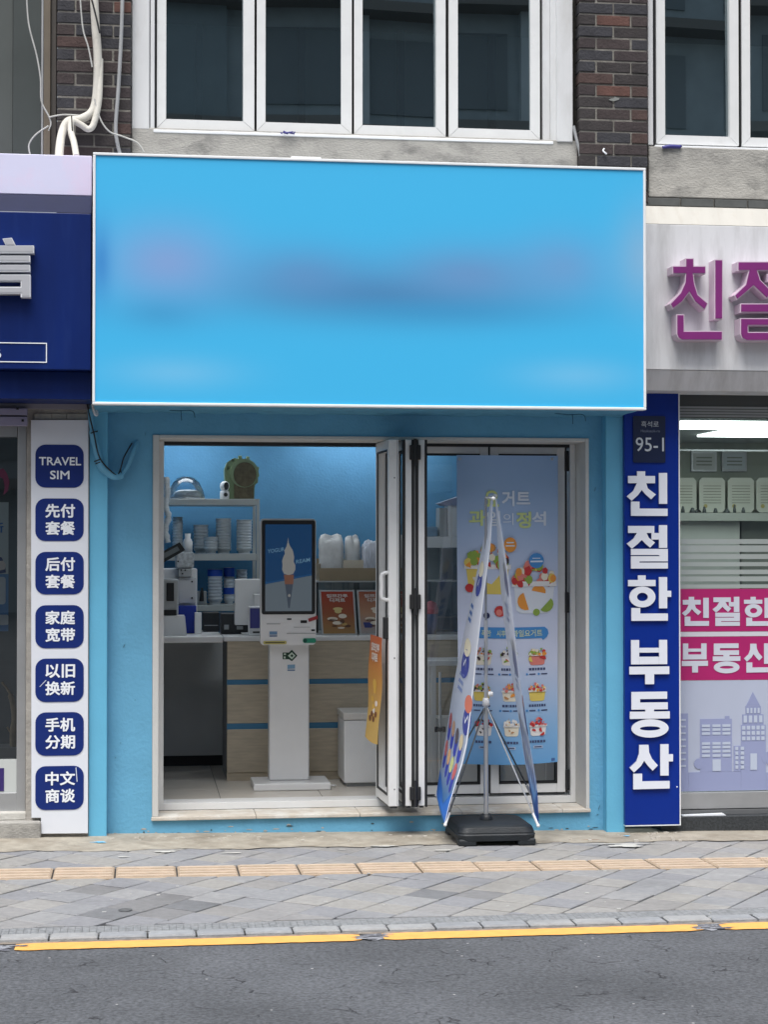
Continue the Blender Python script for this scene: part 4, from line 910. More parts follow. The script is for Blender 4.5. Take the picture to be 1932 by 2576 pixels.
# horizontal frosted stripes above the pink film
for r0, r1 in ((1356, 1368), (1372, 1388), (1394, 1406), (1414, 1424), (1433, 1444), (1450, 1462), (1470, 1479)):
    film('frosted_stripe', r0, r1, M('stripe_film', (.36, .40, .39), .6, .05, 3))
MB().box(gx0, YG-.02, Z(2032, 1820, YG), gx1, YG+.05, zbot-.001, m_alu).build('bottom_rail', rsh, .003)
MB().box(gx0, YG-.012, Z(1052, 1820, YG), gx1, YG+.06, 2.56, M('shutter_dark', (.10, .11, .11), .6)).build('shutter_box', rsh)
for k in range(4): film('shutter_slat', 1024+k*7, 1029+k*7, m_greypl, .02)
m_gran = M('black_granite', (.035, .04, .045), .5, .5, 70, .3, 120)
MB().box(gx0-.12, YG-.10, -.3, gx1, YG+.1, Z(2052, 1820, YG-.1), m_gran).build('granite_base', rsh, .004)
MB().box(gx0, YG-.04, Z(2052, 1820, YG-.1)+.001, gx1, YG+.1, Z(2034, 1820, YG), M('grey_threshold', (.12, .125, .13), .6, .1, 8)).build('threshold', rsh)
p = P(1770, 2043, YG-.07); zt2 = Z(2052, 1820, YG-.1)
mb = MB(); mb.prism([(p.x-.13, zt2+.001), (p.x+.13, zt2+.001), (p.x+.115, zt2+.012), (p.x-.13, zt2+.007)], YG-.085, YG-.05, m_print); mb.build('folded_flyer', label='folded white flyer lying on the granite base under the pink film', cat='flyer')
# the office behind the glass
m_off = M('office_wall', (.28, .305, .25), .9, .08, 3)
MB().box(X(1600, 2.6), 2.6, -.1, 6.5, 2.7, 2.75, m_off).build('interior_wall', rsh); MB().box(wxr+.11, .3, 2.335, 6.5, 2.7, 2.75, M('office_ceiling', (.30, .32, .31), .9, .1, 4)).build('interior_ceiling', rsh); MB().box(wxr+.11, .3, -.1, 6.5, 2.7, .03, m_greypl).build('interior_floor', rsh); MB().box(wxr+.06, .31, 0, wxr+.10, 2.6, 2.5, m_off).build('interior_wall', rsh)
m_lamp = M('lamp_panel', (.90, 1.0, .96), .5, emit=3.4)
for pts, lb in (([(1704, 1065), (1940, 1064), (1940, 1081), (1702, 1078)], 'long bright ceiling light panel seen through the estate agent glass'), ([(1754, 1098), (1880, 1097), (1940, 1086), (1850, 1087)], 'slanting bright ceiling light panel behind the first one in the estate agent')):
    vs = []
    for a, b in pts:
        d = ray(a, b); q = CAM+d*((2.325-CAM.z)/d.z); vs.append(q)
    ys = [q.y for q in vs]; xs2 = [q.x for q in vs]
    y0, y1 = max(.35, min(ys)), min(2.55, max(ys)); 
    lamp = thing('ceiling_light', ((min(xs2)+max(xs2))/2, (y0+y1)/2, 2.32), lb, 'light')
    mb = MB(); mb.box(min(xs2), y0, 2.322, max(xs2)+.3, y1, 2.333, m_lamp); mb.build('diffuser', lamp)
shf = thing('wall_cabinet', P(1820, 1480, 2.2), 'long grey green cabinet with a row of certificates behind the estate agent glass', 'cabinet')
pb(MB(), 1560, 1290, 1990, 1310, 2.12, .48, M('cabinet_top', (.27, .29, .26), .6)).build('top', shf)
pb(MB(), 1560, 1311, 1862, 2010, 2.2, .4, M('cabinet_front', (.34, .36, .33), .6, .06, 3)).build('front', shf)
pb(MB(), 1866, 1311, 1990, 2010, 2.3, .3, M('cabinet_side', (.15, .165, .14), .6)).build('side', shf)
m_paper = M('certificate_paper', (.55, .57, .50), .7, .05, 4); m_pline = M('certificate_print', (.18, .19, .15), .7); m_gold = M('gold_seal', (.42, .36, .12), .5)
for k, (xa, xb) in enumerate(((1690, 1752), (1759, 1824), (1831, 1897), (1903, 1965))):
    ct = thing('certificate', P((xa+xb)/2, 1290, 2.4), ['certificate half hidden by the blue board, standing on the cabinet', 'certificate with clipped corners and a gold seal, next to the half hidden one', 'third certificate from the blue board, with clipped corners and gold seal', 'plain bordered certificate at the far end of the cabinet row'][k], 'certificate')
    x0, z0, x1, z1 = rect(xa, 1202, xb, 1289, 2.4); c = .022
    MB().prism([(x0+c, z0), (x1-c, z0), (x1, z0+c), (x1, z1-c), (x1-c, z1), (x0+c, z1), (x0, z1-c), (x0, z0+c)], 2.4, 2.415, m_paper).build('sheet', ct)
    mb = MB()
    for j in range(7): mb.box(x0+.03, 2.396, z1-.06-j*.02, x1-.03, 2.399, z1-.056-j*.02, m_pline)
    mb.build('printed_lines', ct); mb = MB(); mb.prism(ell(x0+.045, z0+.045, .014, .014, 14), 2.394, 2.398, m_gold); mb.build('seal', ct)
for k, (xa, xb, c) in enumerate(((1740, 1803, (.42, .44, .42)), (1817, 1879, (.42, .46, .48)))):
    ct = thing('picture_frame', P((xa+xb)/2, 1186, 2.55), ['grey framed notice on the office wall above the clipped certificates', 'pale blue framed notice on the office wall, beside the grey framed one'][k], 'frame')
    pb(MB(), xa, 1136, xb, 1186, 2.565, .034, m_alu).build('frame', ct); pb(MB(), xa+4, 1141, xb-4, 1181, 2.56, .004, M('notice_%d' % k, c, .6)).build('sheet', ct)
    mb = MB()
    for j in range(3): pb(mb, xa+12, 1150+j*9, xb-12, 1153+j*9, 2.557, .002, m_pline)
    mb.build('printed_lines', ct)
fg = 0
for px, w_, h_ in ((1718, 6, 18), (1742, 9, 14), (1752, 5, 9), (1772, 6, 17), (1800, 7, 13), (1828, 10, 11), (1848, 5, 22), (1870, 6, 15)):
    q0 = P(px, 1290, 2.18); s_m = 12.3/FPX
    mb = MB(); mb.lathe([(0, 0), (w_*s_m*.9, 0), (w_*s_m*.8, h_*s_m*.4), (w_*s_m*.5, h_*s_m*.7), (w_*s_m*.55, h_*s_m*.85), (0, h_*s_m)], q0, M('dark_figurine', (.04, .05, .05), .5), 10)
    mb.build('figurine', label='small dark ornament standing on the cabinet before the certificates', cat='ornament', group='ornaments in front of the certificates')
MB().box(X(1702, 1.9, 1134), 1.9, Z(1135, 1800, 1.9), 5.5, 1.915, Z(1131, 1800, 1.9), m_greypl).build('ceiling_rail', rsh)
# ================================================================ INSIDE THE BLUE SHOP
FZ = .130; BY = 3.0
rxl, rxr = X(300, 1.5), wxr-.2
iw = MB(); iw.box(rxl-.1, BY, 0, rxr+.255, BY+.1, 2.62, m_wallblue); iw.build('interior_wall', kind='structure')
MB().box(rxl-.1, .48, 0, rxl, BY, 2.62, m_wallblue).build('interior_wall', kind='structure')
MB().box(rxr+.2, .48, 0, rxr+.255, BY, 2.62, m_wallblue).build('interior_wall', kind='structure')
MB().box(rxl, .33, 2.50, rxr+.2, BY, 2.62, M('shop_ceiling', (.55, .57, .58), .9)).build('interior_ceiling', kind='structure')
fl = MB().box(rxl, .33, -.1, rxr+.2, BY, FZ-.006, m_grout).build('interior_floor', kind='structure')
yy = .475
while yy < BY-.05:
    xx = rxl; k = 0
    while xx < rxr+.15:
        x2 = min(xx+.595, rxr+.199); y2 = min(yy+.45, BY-.001)
        MB().box(xx+.002, yy+.002, FZ-.006, x2-.002, y2-.002, FZ, m_tile).build('floor_tile', fl, .0015, 1); xx = x2
    yy += .45
# soft printed mark on the back wall
lampm = M('shop_lamp', (.92, .97, 1.0), .5, emit=5.0)
for k, (px, y_, w_, d_, lb) in enumerate(((455, 2.62, .34, .12, 'slim ceiling light over the shelves of the blue shop'), (930, 2.72, .5, .1, 'slim ceiling light near the back wall behind the folded door'), (700, 1.15, .55, .08, 'added unseen fill light over the front edge of the wooden counter'))):  # the last one is added out of view to brighten the interior
    lt = thing('ceiling_light', (X(px, y_), y_, 2.47), lb, 'light'); MB().box(X(px, y_)-w_, y_-d_, 2.468, X(px, y_)+w_, y_+d_, 2.485, lampm).build('diffuser', lt); MB().box(X(px, y_)-w_-.01, y_-d_-.01, 2.485, X(px, y_)+w_+.01, y_+d_+.01, 2.5, m_plastic).build('housing', lt)

# ---- wooden counter
YC = 1.30
ct = thing('service_counter', (X(760, YC), YC, FZ), 'pale wood counter with two blue grooves and a white top behind the kiosk', 'counter')
cx0, cx1 = X(571, YC, 1800), X(1475, YC, 1800); ctz = Z(1612, 760, YC)
rowsC = [(1613, 1709), (1722, 1819), (1834, 1943)]
z_prev = None
for a, b in rowsC:
    MB().box(cx0, YC, Z(b, 620, YC), cx1, YC+.02, Z(a, 620, YC), m_wood).build('front_board', ct, .003, 1)
m_groove = M('blue_groove', lin((62, 128, 170)), .5)
for a, b in ((1709, 1722), (1819, 1834)): MB().box(cx0, YC+.009, Z(b, 620, YC)-.002, cx1, YC+.02, Z(a, 620, YC)+.002, m_groove).build('groove_strip', ct)
m_cside = M('counter_side', (.36, .37, .38), .6, .05, 4)
MB().box(cx0, YC+.021, FZ, cx0+.02, YC+.6, ctz, m_cside).build('side_panel', ct)
MB().box(cx0+.0, YC+.012, FZ, cx1, YC+.02, Z(1943, 620, YC)-.002, m_wood).build('plinth', ct)
MB().box(cx0-.02, YC-.02, ctz+.001, cx1, YC+.62, ctz+.03, m_plastic).build('countertop', ct, .004)
CT = ctz+.03
# ---- white work table to the left, set further back
wt = thing('work_table', (X(490, 1.7), 2.0, FZ), 'white topped work table with a grey front, left of the wooden counter', 'table')
YT = 2.1
MB().box(rxl+.01, 1.35, CT-.04, cx0-.024, 2.2, CT-.002, m_plastic).build('tabletop', wt, .004)
MB().box(rxl+.01, YT, FZ+.07, cx0+.25, YT+.04, CT-.045, M('table_front', (.50, .515, .52), .6, .06, 4)).build('front_panel', wt)
MB().box(rxl+.01, YT+.02, FZ, cx0+.25, YT+.06, FZ+.069, m_black).build('skirting', wt)
# ---- shelves
YSH = 2.45
sh = thing('shelf_unit', (X(540, YSH), YSH, CT), 'grey white shelf unit with plastic cups against the blue wall', 'shelf')
m_shelf = M('shelf_paint', (.50, .52, .50), .5, .05, 5)
sx0, sx1 = X(400, YSH, 1300), X(645, YSH, 1300)
zsh = []
for a, b in ((1255, 1271), (1393, 1410), (1522, 1537)):
    za, zb = Z(a, 540, YSH), Z(b, 540, YSH); MB().box(sx0, YSH, zb, sx1, YSH+.45, za, m_shelf).build('shelf', sh, .002, 1); zsh.append(za)
for xa in (sx0-.022, sx1+.001):
    for ya_ in (YSH-.002, YSH+.42): MB().box(xa, ya_, FZ, xa+.021, ya_+.03, zsh[0]+.0, m_shelf).build('post', sh)
SH = zsh
# ---- things on the top shelf
dm = thing('cake_dome', P(468, 1254, 2.6), 'clear dome over a white cake on the top shelf', 'dome')
c = Vector((X(468, 2.62, 1240), 2.62, SH[0])); k_ = 12.6/FPX
m_dome = glass('dome_plastic', (.80, .84, .88), 1.5, .03)
MB().lathe([(.052*2.6, .003), (.050*2.6, .03), (.045*2.6, .07), (.036*2.6, .115), (.024*2.6, .145), (.010*2.6, .158), (0, .16)], c, m_dome, 24).build('cover', dm)
MB().lathe([(0, .001), (.125, .001), (.125, .014), (0, .014)], c, m_plastic, 24).build('plate', dm)
MB().lathe([(.10, .014), (.105, .03), (.085, .055), (.05, .066), (0, .068)], c+Vector((.01, 0, 0)), M('cream', (.62, .62, .60), .7, .1, 20, .4, 40), 20).build('cake', dm)
sc = thing('security_camera', P(564, 1254, 2.55), 'small white indoor camera with a black lens on the top shelf', 'camera')
c = Vector((X(565, 2.52, 1240), 2.52, SH[0]))
MB().lathe([(0, .001), (.031, .001), (.033, .035), (.030, .055), (.02, .06), (0, .06)], c, m_plastic, 18).build('base', sc)
MB().lathe([(0, .056), (.024, .062), (.034, .085), (.030, .108), (.015, .122), (0, .124)], c, m_plastic, 18).build('head', sc)
mb = MB(); mb.prism(ell(c.x+.010, c.z+.09, .017, .027, 16), c.y-.036, c.y-.02, m_black); mb.prism(ell(c.x+.006, c.z+.03, .014, .014, 14), c.y-.037, c.y-.025, m_black); mb.build('lens', sc)
jr = thing('storage_jar', P(606, 1254, 2.65), 'big green tinted jar of brown cereal with a round lid, on the top shelf', 'jar')
m_green = M('green_plastic', (.17, .24, .12), .3, .1, 8); m_cer = M('brown_cereal', (.12, .10, .055), .6, .3, 30, .4, 60); m_greenl = M('green_lid', (.22, .30, .16), .4, .1, 10)
x0, z0, x1, z1 = rect(567, 1163, 645, 1253, 2.56)
mb = MB(); mb.prism([(x0, SH[0]+.001), (x1-.015, SH[0]+.001), (x1-.012, z0+.09), (x1+.012, z0+.11), (x1+.012, z1-.05), (x1-.01, z1-.015), (x1-.06, z1+.012), (x0+.06, z1+.03), (x0+.012, z1), (x0-.006, z1-.05)], 2.56, 2.72, m_green); mb.build('body', jr, .012, 3)
mb = MB(); mb.prism([(x0+.06, SH[0]+.006), (x1-.02, SH[0]+.006), (x1-.02, z0+.15), (x0+.06, z0+.15)], 2.553, 2.5605, m_cer); mb.prism(ell(x0+.135, z1-.085, .078, .085, 22), 2.55, 2.5595, m_cer); mb.build('contents_window', jr, .004)
mb = MB(); o_ = ell(x0+.13, z1-.075, .10, .10, 24); i_ = ell(x0+.135, z1-.085, .08, .087, 24); mb.ring(o_, i_, 2.547, 2.56, m_greenl); mb.build('lid_rim', jr)
for a in (70, 100, 130, 165, 15, -10): MB().box(x0+.12+.105*math.cos(R(a))-.012, 2.56, z1-.07+.105*math.sin(R(a))-.012, x0+.12+.105*math.cos(R(a))+.012, 2.6, z1-.07+.105*math.sin(R(a))+.012, m_greenl).build('lid_tab', jr, .004)
# ---- cup stacks
m_clear = M('cloudy_plastic', (.52, .56, .58), .35, .12, 25, stretch=(1, 1, 5)); m_cupw = M('paper_cup', (.50, .55, .60), .55, .05, 10); m_cupb = M('paper_cup_blue', lin((24, 70, 170)), .5)
def stack(px0, px1, rt, Yk, zb, m, lab, grp=None, rows=None, n=9, up_=True):
    xm = X((px0+px1)/2, Yk, 1400); r_ = (X(px1, Yk, 1400)-X(px0, Yk, 1400))/2; zt2 = Z(rt, (px0+px1)/2, Yk); H = zt2-zb
    st = thing('cup_stack', (xm, Yk, zb), lab, 'cups', grp); pr_ = [(r_*.72, .001), (r_*.74, .02)]
    for k in range(n): q = .02+(H-.02)*k/n; e = (H-.02)/n; pr_ += [(r_*.9, q), (r_*.98, q+e*.75), (r_, q+e*.78), (r_, q+e*.95)]
    pr_.append((0, H)); MB().lathe(pr_, (xm, Yk, zb), m, 18).build('cups', st)
    if rows:
        for a, b in rows: z0, z1 = Z(b, (px0+px1)/2, Yk), Z(a, (px0+px1)/2, Yk); MB().lathe([(r_*1.012, z0-zb), (r_*1.012, z1-zb)], (xm, Yk, zb), m_cupb, 18).build('blue_band', st)
stack(433, 460, 1300, 2.72, SH[1], m_clear, 'tall stack of clear cups at the left end of the middle shelf', n=12)
stack(486, 524, 1320, 2.76, SH[1], m_clear, 'clear cups stacked behind the short lids on the middle shelf', n=8)
stack(512, 548, 1350, 2.55, SH[1], m_clear, 'short stack of clear lids at the front of the middle shelf', n=5)
stack(542, 582, 1304, 2.66, SH[1], m_clear, 'wide tall stack of clear cups in the middle of the middle shelf', n=12)
stack(594, 634, 1307, 2.6, SH[1], m_clear, 'wide stack of clear cups at the post end of the middle shelf', n=11)
stack(522, 560, 1431, 2.6, SH[2], m_cupw, 'white paper cups with a blue topmost cup on the lower shelf', n=10, rows=((1432, 1449),))
stack(562, 590, 1427, 2.66, SH[2], m_cupw, 'white paper cups with two blue bands on the lower shelf', n=10, rows=((1428, 1450), (1478, 1494)))
stack(594, 622, 1432, 2.72, SH[2], m_cupw, 'plain white paper cups on the lower shelf beside the shelf post', n=9)
mb = MB(); c = Vector((X(508, 2.55, 1500), 2.55, SH[2])); hd = thing('hand_mixer', c, 'grey appliance with a black handle on the lower shelf', 'appliance')
pb(MB(), 496, 1487, 520, 1521, 2.52, .08, m_greypl).build('body', hd, .006); MB().tube([P(508, 1478, 2.5), P(507, 1512, 2.5)], [.008, .016], m_black, 8).build('handle', hd)
# ---- yogurt machine and appliances on the white table
TZ = CT-.002
ym = thing('yogurt_machine', P(470, 1592, 1.9), 'white soft serve machine with a clear hopper at the left end of the table', 'machine')
pb(MB(), 404, 1430, 496, 1592, 1.95, .2, m_plastic).build('body', ym, .01, 3)
pb(MB(), 448, 1452, 494, 1518, 1.90, .05, M('machine_face', (.55, .56, .57), .4)).build('front_panel', ym, .006, 3)
pb(MB(), 441, 1388, 488, 1430, 1.90, .12, M('hopper_mix', (.42, .45, .47), .35, .35, 45, .4, 60)).build('hopper', ym, .016, 3)
pb(MB(), 449, 1431, 482, 1451, 1.88, .07, m_greypl).build('nozzle', ym, .006, 3)
mb = MB(); 
for px, py in ((456, 1434), (466, 1434), (459, 1443), (483, 1463), (483, 1504), (448, 1412)): pb(mb, px-2, py-2, px+2, py+2, 1.874 if py < 1450 else 1.894, .006, m_black)
mb.build('button', ym)
MB().lathe([(0, 0), (.030, 0), (.033, .06), (.026, .08), (.018, .09), (.02, .12), (0, .12)], P(472, 1388, 1.97), m_plastic, 14).build('mix_bottle', ym)
MB().tube(bezier([P(a, b, 1.86) for a, b in ((418, 1200), (421, 1240), (417, 1275), (424, 1300), (416, 1330), (422, 1365))], 4), [.016+.008*math.sin(k*1.3)**2 for k in range(21)], m_clear, 8).build('bag_strip', label='string of hanging plastic bags beside the door jamb', cat='bag')
dp = thing('order_display', P(440, 1410, 1.6), 'black tilted order display on an arm in front of the soft serve machine', 'display')
mb = MB(); mb.prism(px_poly([(400, 1392), (452, 1364), (466, 1384), (400, 1422)], 1.6), 1.6, 1.63, m_black); mb.build('screen', dp, .004)
mb = MB(); mb.prism(px_poly([(404, 1396), (446, 1374), (452, 1384), (404, 1410)], 1.6), 1.597, 1.5995, M('display_glass', (.14, .16, .17), .2)); mb.build('screen_face', dp)
MB().tube([P(408, 1410, 1.62), P(405, 1500, 1.66), Vector((P(405, 1500, 1.66).x, 1.66, TZ))], .012, m_black, 8).build('arm', dp)
bl = thing('blender', P(432, 1545, 1.55), 'grey blender with a dark window standing on the white base box', 'blender')
zbx = Z(1548, 430, 1.55)
x0, z0, x1, z1 = rect(405, 1457, 449, 1548, 1.55); MB().box(x0, 1.55, zbx+.001, x1, 1.68, z1, m_greypl).build('body', bl, .012, 3); pb(MB(), 419, 1466, 438, 1512, 1.543, .008, m_black).build('window', bl, .004); pb(MB(), 410, 1534, 444, 1548, 1.54, .012, m_black).build('foot', bl)
wb = MB(); x0, z0, x1, z1 = rect(405, 1549, 470, 1592, 1.5); wb.prism([(x0, TZ+.001), (x1, TZ+.001), (x1-.012, z1-.001), (x0, z1-.001)], 1.5, 1.72, m_plastic); wb.build('appliance_base', bevel=.005, label='white plastic base box under the grey blender', cat='box')
x0, z0, x1, z1 = rect(447, 1524, 494, 1592, 1.78); MB().box(x0, 1.78, TZ+.001, x1, 1.89, z1, M('deep_blue_carton', lin((18, 48, 150)), .5)).build('carton', bevel=.002, label='deep blue carton on the table beside the white base box', cat='carton')
x0, z0, x1, z1 = rect(490, 1541, 507, 1592, 1.7); MB().box(x0, 1.7, TZ+.001, x1, 1.76, z1, m_plastic).build('carton', bevel=.002, label='narrow white carton standing beside the deep blue one', cat='carton')
# ---- point of sale corner on the wooden counter
x0, z0, x1, z1 = rect(510, 1540, 552, 1593, 2.0); bk = thing('receipt_printer', (x0, 2.0, TZ), 'black box printer on the white table', 'printer'); MB().box(x0, 1.99, TZ+.001, x1, 2.15, z1, m_blackpl).build('body', bk, .006); MB().box(x0+.01, 1.985, TZ+.04, x1-.01, 1.99, TZ+.045, m_greypl).build('slot', bk)
x0, z0, x1, z1 = rect(556, 1543, 625, 1594, 1.62); bk = thing('cash_drawer', (x0, 1.62, CT), 'low black card and receipt unit behind the white monitor', 'till'); MB().box(x0, 1.62, CT+.001, x1, 1.82, z1, m_blackpl).build('body', bk, .006); MB().box(x0+.02, 1.614, CT+.03, x0+.05, 1.62, CT+.06, m_greypl).build('key', bk); MB().box(x0+.10, 1.614, CT+.03, x0+.14, 1.62, CT+.05, m_greypl).build('key', bk)
mo = thing('till_monitor', P(640, 1598, 1.5), 'white back of the till monitor on the wooden counter', 'monitor')
x0, z0, x1, z1 = rect(590, 1456, 690, 1572, 1.5); MB().box(x0, 1.5, z0, x1, 1.53, z1, m_plastic).build('screen_back', mo, .008, 3); MB().box((x0+x1)/2-.03, 1.53, CT+.001, (x0+x1)/2+.03, 1.56, z0+.1, m_plastic).build('stand', mo); MB().box((x0+x1)/2-.08, 1.47, CT+.001, (x0+x1)/2+.08, 1.6, CT+.012, m_plastic).build('foot', mo)
tm = thing('card_terminal', P(640, 1600, 1.36), 'white card terminal with a violet screen beside the kiosk', 'terminal')
x0, z0, x1, z1 = rect(625, 1525, 668, 1600, 1.36); MB().box(x0, 1.36, CT+.001, x1, 1.42, z1, m_plastic).build('body', tm, .006, 3); pb(MB(), 629, 1530, 664, 1580, 1.354, .008, M('violet_screen', lin((60, 62, 130)), .3)).build('screen', tm); pb(MB(), 638, 1494, 664, 1527, 1.39, .03, m_plastic).build('printer_head', tm, .005); pb(MB(), 636, 1588, 664, 1592, 1.354, .008, m_black).build('slot', tm)
# ---- glass display case, carton of bags and menu frames
YV = 1.45
x0, z0, x1, z1 = rect(796, 1461, 1160, 1596, YV)
dc = thing('display_case', ((x0+x1)/2, YV, CT), 'low glass display case on the counter under the carton of bags', 'display case')
MB().box(x0, YV, z1-.008, x1, YV+.35, z1, m_greypl).build('top', dc); MB().box(x0, YV+.34, CT+.001, x1, YV+.35, z1-.009, M('case_back', (.22, .27, .29), .5)).build('back', dc); MB().box(x0, YV, CT+.001, x1, YV+.33, CT+.012, m_greypl).build('base', dc)
for xa in (x0, x1-.012): MB().box(xa, YV, CT+.013, xa+.012, YV+.012, z1-.009, m_black).build('corner_post', dc)
MB().add([(x0+.01, YV+.004, CT+.012), (x1-.01, YV+.004, CT+.012), (x1-.01, YV+.004, z1-.009), (x0+.01, YV+.004, z1-.009)], [(0, 1, 2, 3)], m_glass).build('pane', dc)
ztc = z1
cb = thing('cardboard_carton', ((x0+x1)/2-.2, YV+.1, ztc), 'shallow open brown carton holding white bags on the display case', 'carton')
m_card = M('cardboard', (.26, .21, .14), .85, .08, 8)
x0, z0, x1, z1 = rect(806, 1429, 1010, 1460, YV+.02); d_ = .26; ya_ = YV+.02
MB().box(x0, ya_, ztc+.001, x1, ya_+.006, z1, m_card).build('side', cb); MB().box(x0, ya_+d_, ztc+.001, x1, ya_+d_+.006, z1+.06, m_card).build('side', cb); MB().box(x0-.006, ya_, ztc+.001, x0-.0005, ya_+d_, z1+.03, m_card).build('side', cb); MB().box(x1+.0005, ya_, ztc+.001, x1+.006, ya_+d_, z1+.03, m_card).build('side', cb); MB().box(x0, ya_+.007, ztc+.001, x1, ya_+d_-.001, ztc+.006, m_card).build('bottom', cb)
def bag(px0, px1, rt, Y0, dp, m, lab, seed):
    rnd = random.Random(seed); xa, xb = X(px0, Y0, 1400), X(px1, Y0, 1400); zt2 = Z(rt, (px0+px1)/2, Y0); z0 = ztc+.008; H = zt2-z0
    prof = [(0, 0), (.90, 0), (.98, .08), (1.0, .3), (.97, .55), (.98, .74), (.95, .88), (.84, .96), (.5, .99), (0, .95)]
    n = 28; vs = []; fs = []; ph = [rnd.uniform(0, 6.3) for _ in range(6)]
    for i, (r_, z) in enumerate(prof):
        for k in range(n):
            a = 2*math.pi*k/n; c_, s2 = math.cos(a), math.sin(a)
            sq = 1/max(abs(c_)**4+abs(s2)**4, 1e-6)**.25        # squarish plan
            rr = r_*sq*(1+.05*math.sin(3*a+ph[0]+z*4)+.05*math.sin(7*a+ph[1]+z*9)+.035*math.sin(11*a+ph[2]-z*13))
            vs.append(((xa+xb)/2+(xb-xa)/2*.97*rr*c_, Y0+dp/2+dp/2*.9*rr*s2, z0+H*z*(1+(.06*math.sin(2*a+ph[3])+.035*math.sin(5*a+ph[4]))*z)))
    for i in range(len(prof)-1):
        for k in range(n): fs.append((i*n+k, i*n+(k+1) % n, (i+1)*n+(k+1) % n, (i+1)*n+k))
    mb = MB(); mb.add(vs, fs, m, True); return mb.build('plastic_bag', label=lab, cat='bag')
m_bag = M('white_bag', (.60, .62, .63), .3, .12, 18, .5, 26)
bag(803, 866, 1350, YV+.075, .09, m_bag, 'crinkled shiny white plastic bag at the kiosk end of the carton', 1)
bag(868, 908, 1352, YV+.10, .1, m_bag, 'smooth white bag in the middle of the carton', 2)
bag(911, 960, 1364, YV+.10, .1, M('pleated_bag', (.54, .58, .66), .4, .35, 60, stretch=(4, 1, .3)), 'pleated bluish white bags at the door end of the carton', 3)
x0, z0, x1, z1 = rect(864, 1409, 914, 1430, YV+.035); MB().box(x0, YV+.032, ztc+.007, x1, YV+.06, z1, M('paper_pad', (.5, .46, .38), .8)).build('paper_pad', label='cream paper pad standing in the front of the carton', cat='paper')
for k, (pts, lab, stops) in enumerate((([(808, 1594), (897, 1594), (888, 1484), (804, 1486)], 'orange and brown dessert menu in a white frame leaning on the display case', [(0, (150, 120, 72)), (.5, (140, 76, 46)), (1, (150, 46, 30))]), ([(903, 1594), (992, 1594), (982, 1484), (895, 1484)], 'peach menu in a white frame half hidden by the folded door', [(0, (150, 148, 150)), (.5, (168, 128, 100)), (1, (136, 66, 44))]))):
    q = [P(a, b, YV-.05) for a, b in pts]; z0_ = CT+.002; z1_ = q[2].z; xa, xb = q[0].x, q[1].x
    fr = thing('framed_menu', ((xa+xb)/2, YV-.06, CT), lab, 'menu')
    def fp(u, v, d=0.0, xa=xa, xb=xb, z0_=z0_, z1_=z1_): return Vector((xa+(xb-xa)*u-.012*v, YV-.075+.055*v-d, z0_+(z1_-z0_)*v))
    mb = MB(); vs = [fp(u, v, d) for d in (0, .008) for u, v in ((0, 0), (1, 0), (1, 1), (0, 1))]; mb.add(vs, [(0, 1, 2, 3), (7, 6, 5, 4), (0, 4, 5, 1), (1, 5, 6, 2), (2, 6, 7, 3), (3, 7, 4, 0)], m_greypl); mb.build('frame', fr)
    g = gradient('menu_print_%d' % k, stops, 2, 0, z1_-z0_, .4)
    mb = MB(); mb.add([fp(u, v, .0095) for u, v in ((.05, .035), (.95, .035), (.95, .965), (.05, .965))], [(0, 1, 2, 3)], g); sh_ = mb.build('sheet', fr)
    pr = MB(); fn = lambda a, b, k=0: fp(a, b, .011+k)
    text(pr, '입쯔간투', .2, .83, .8, .91, 0, flat((200, 190, 184)), .05, fn); text(pr, '디저트', .28, .73, .72, .82, 0, flat((200, 190, 184)), .05, fn)
    cols = [flat((206, 190, 130)), flat((216, 206, 190)), flat((90, 60, 44)), flat((180, 150, 90))]
    for a, b, r1, r2, c in ((.5, .58, .14, .035, 0), (.5, .53, .1, .05, 0), (.33, .36, .15, .04, 1), (.33, .33, .12, .03, 2), (.62, .42, .12, .05, 1), (.6, .3, .07, .05, 2), (.46, .27, .14, .04, 1), (.38, .2, .08, .02, 2), (.75, .2, .09, .03, 2), (.56, .16, .1, .02, 1), (.66, .24, .08, .03, 3)):
        if k == 1: c = (1, 1, 2, 3)[c]
        pr.add([fn(x_, y_) for x_, y_ in ell(a, b, r1, r2, 14)], [list(range(14))], cols[c])
    if k == 1: pr.add([fn(x_, y_) for x_, y_ in [(.12, .28), (.4, .28), (.36, .16), (.16, .16)]], [[0, 1, 2, 3]], flat((50, 60, 120)))
    pr.build('print', sh_)

# ---- self-order kiosk
YK = .93
kk = thing('order_kiosk', (X(728, YK), YK, FZ), 'white self order kiosk with a tall screen showing a soft serve cone', 'kiosk')
kx = X(728, YK, 1700)
b0 = [G(645, 1991, FZ), G(830, 1984, FZ)]
bw0, bw1 = X(632, .84, 1985), X(832, .84, 1985)
MB().box(bw0+.012, .80, FZ+.001, bw1-.002, 1.14, FZ+.045, m_plastic).build('base', kk, .008, 3)
px0, px1 = X(677, YK, 1800), X(778, YK, 1800); zcol = Z(1622, 728, YK)
MB().box(px0, YK, FZ+.046, px1, YK+.11, zcol+.02, m_plastic).build('column', kk, .010, 3)
YH = .84
hx0, hz0, hx1, hz1 = rect(655, 1305, 795, 1622, YH)
MB().prism(rrect(hx0, hz0, hx1, hz1, .022), YH, YH+.06, m_plastic).build('head', kk, .004)
sx0_, sz0_, sx1_, sz1_ = rect(658, 1309, 793, 1545, YH)
MB().prism(rrect(sx0_+.001, sz0_, sx1_-.001, sz1_, .014), YH-.006, YH+.002, m_black).build('bezel', kk)
ix0, iz0, ix1, iz1 = rect(667, 1319, 784, 1537, YH)
scn = bpy.data.materials.new('kiosk_screen'); scn.use_nodes = True; bs = scn.node_tree.nodes['Principled BSDF']
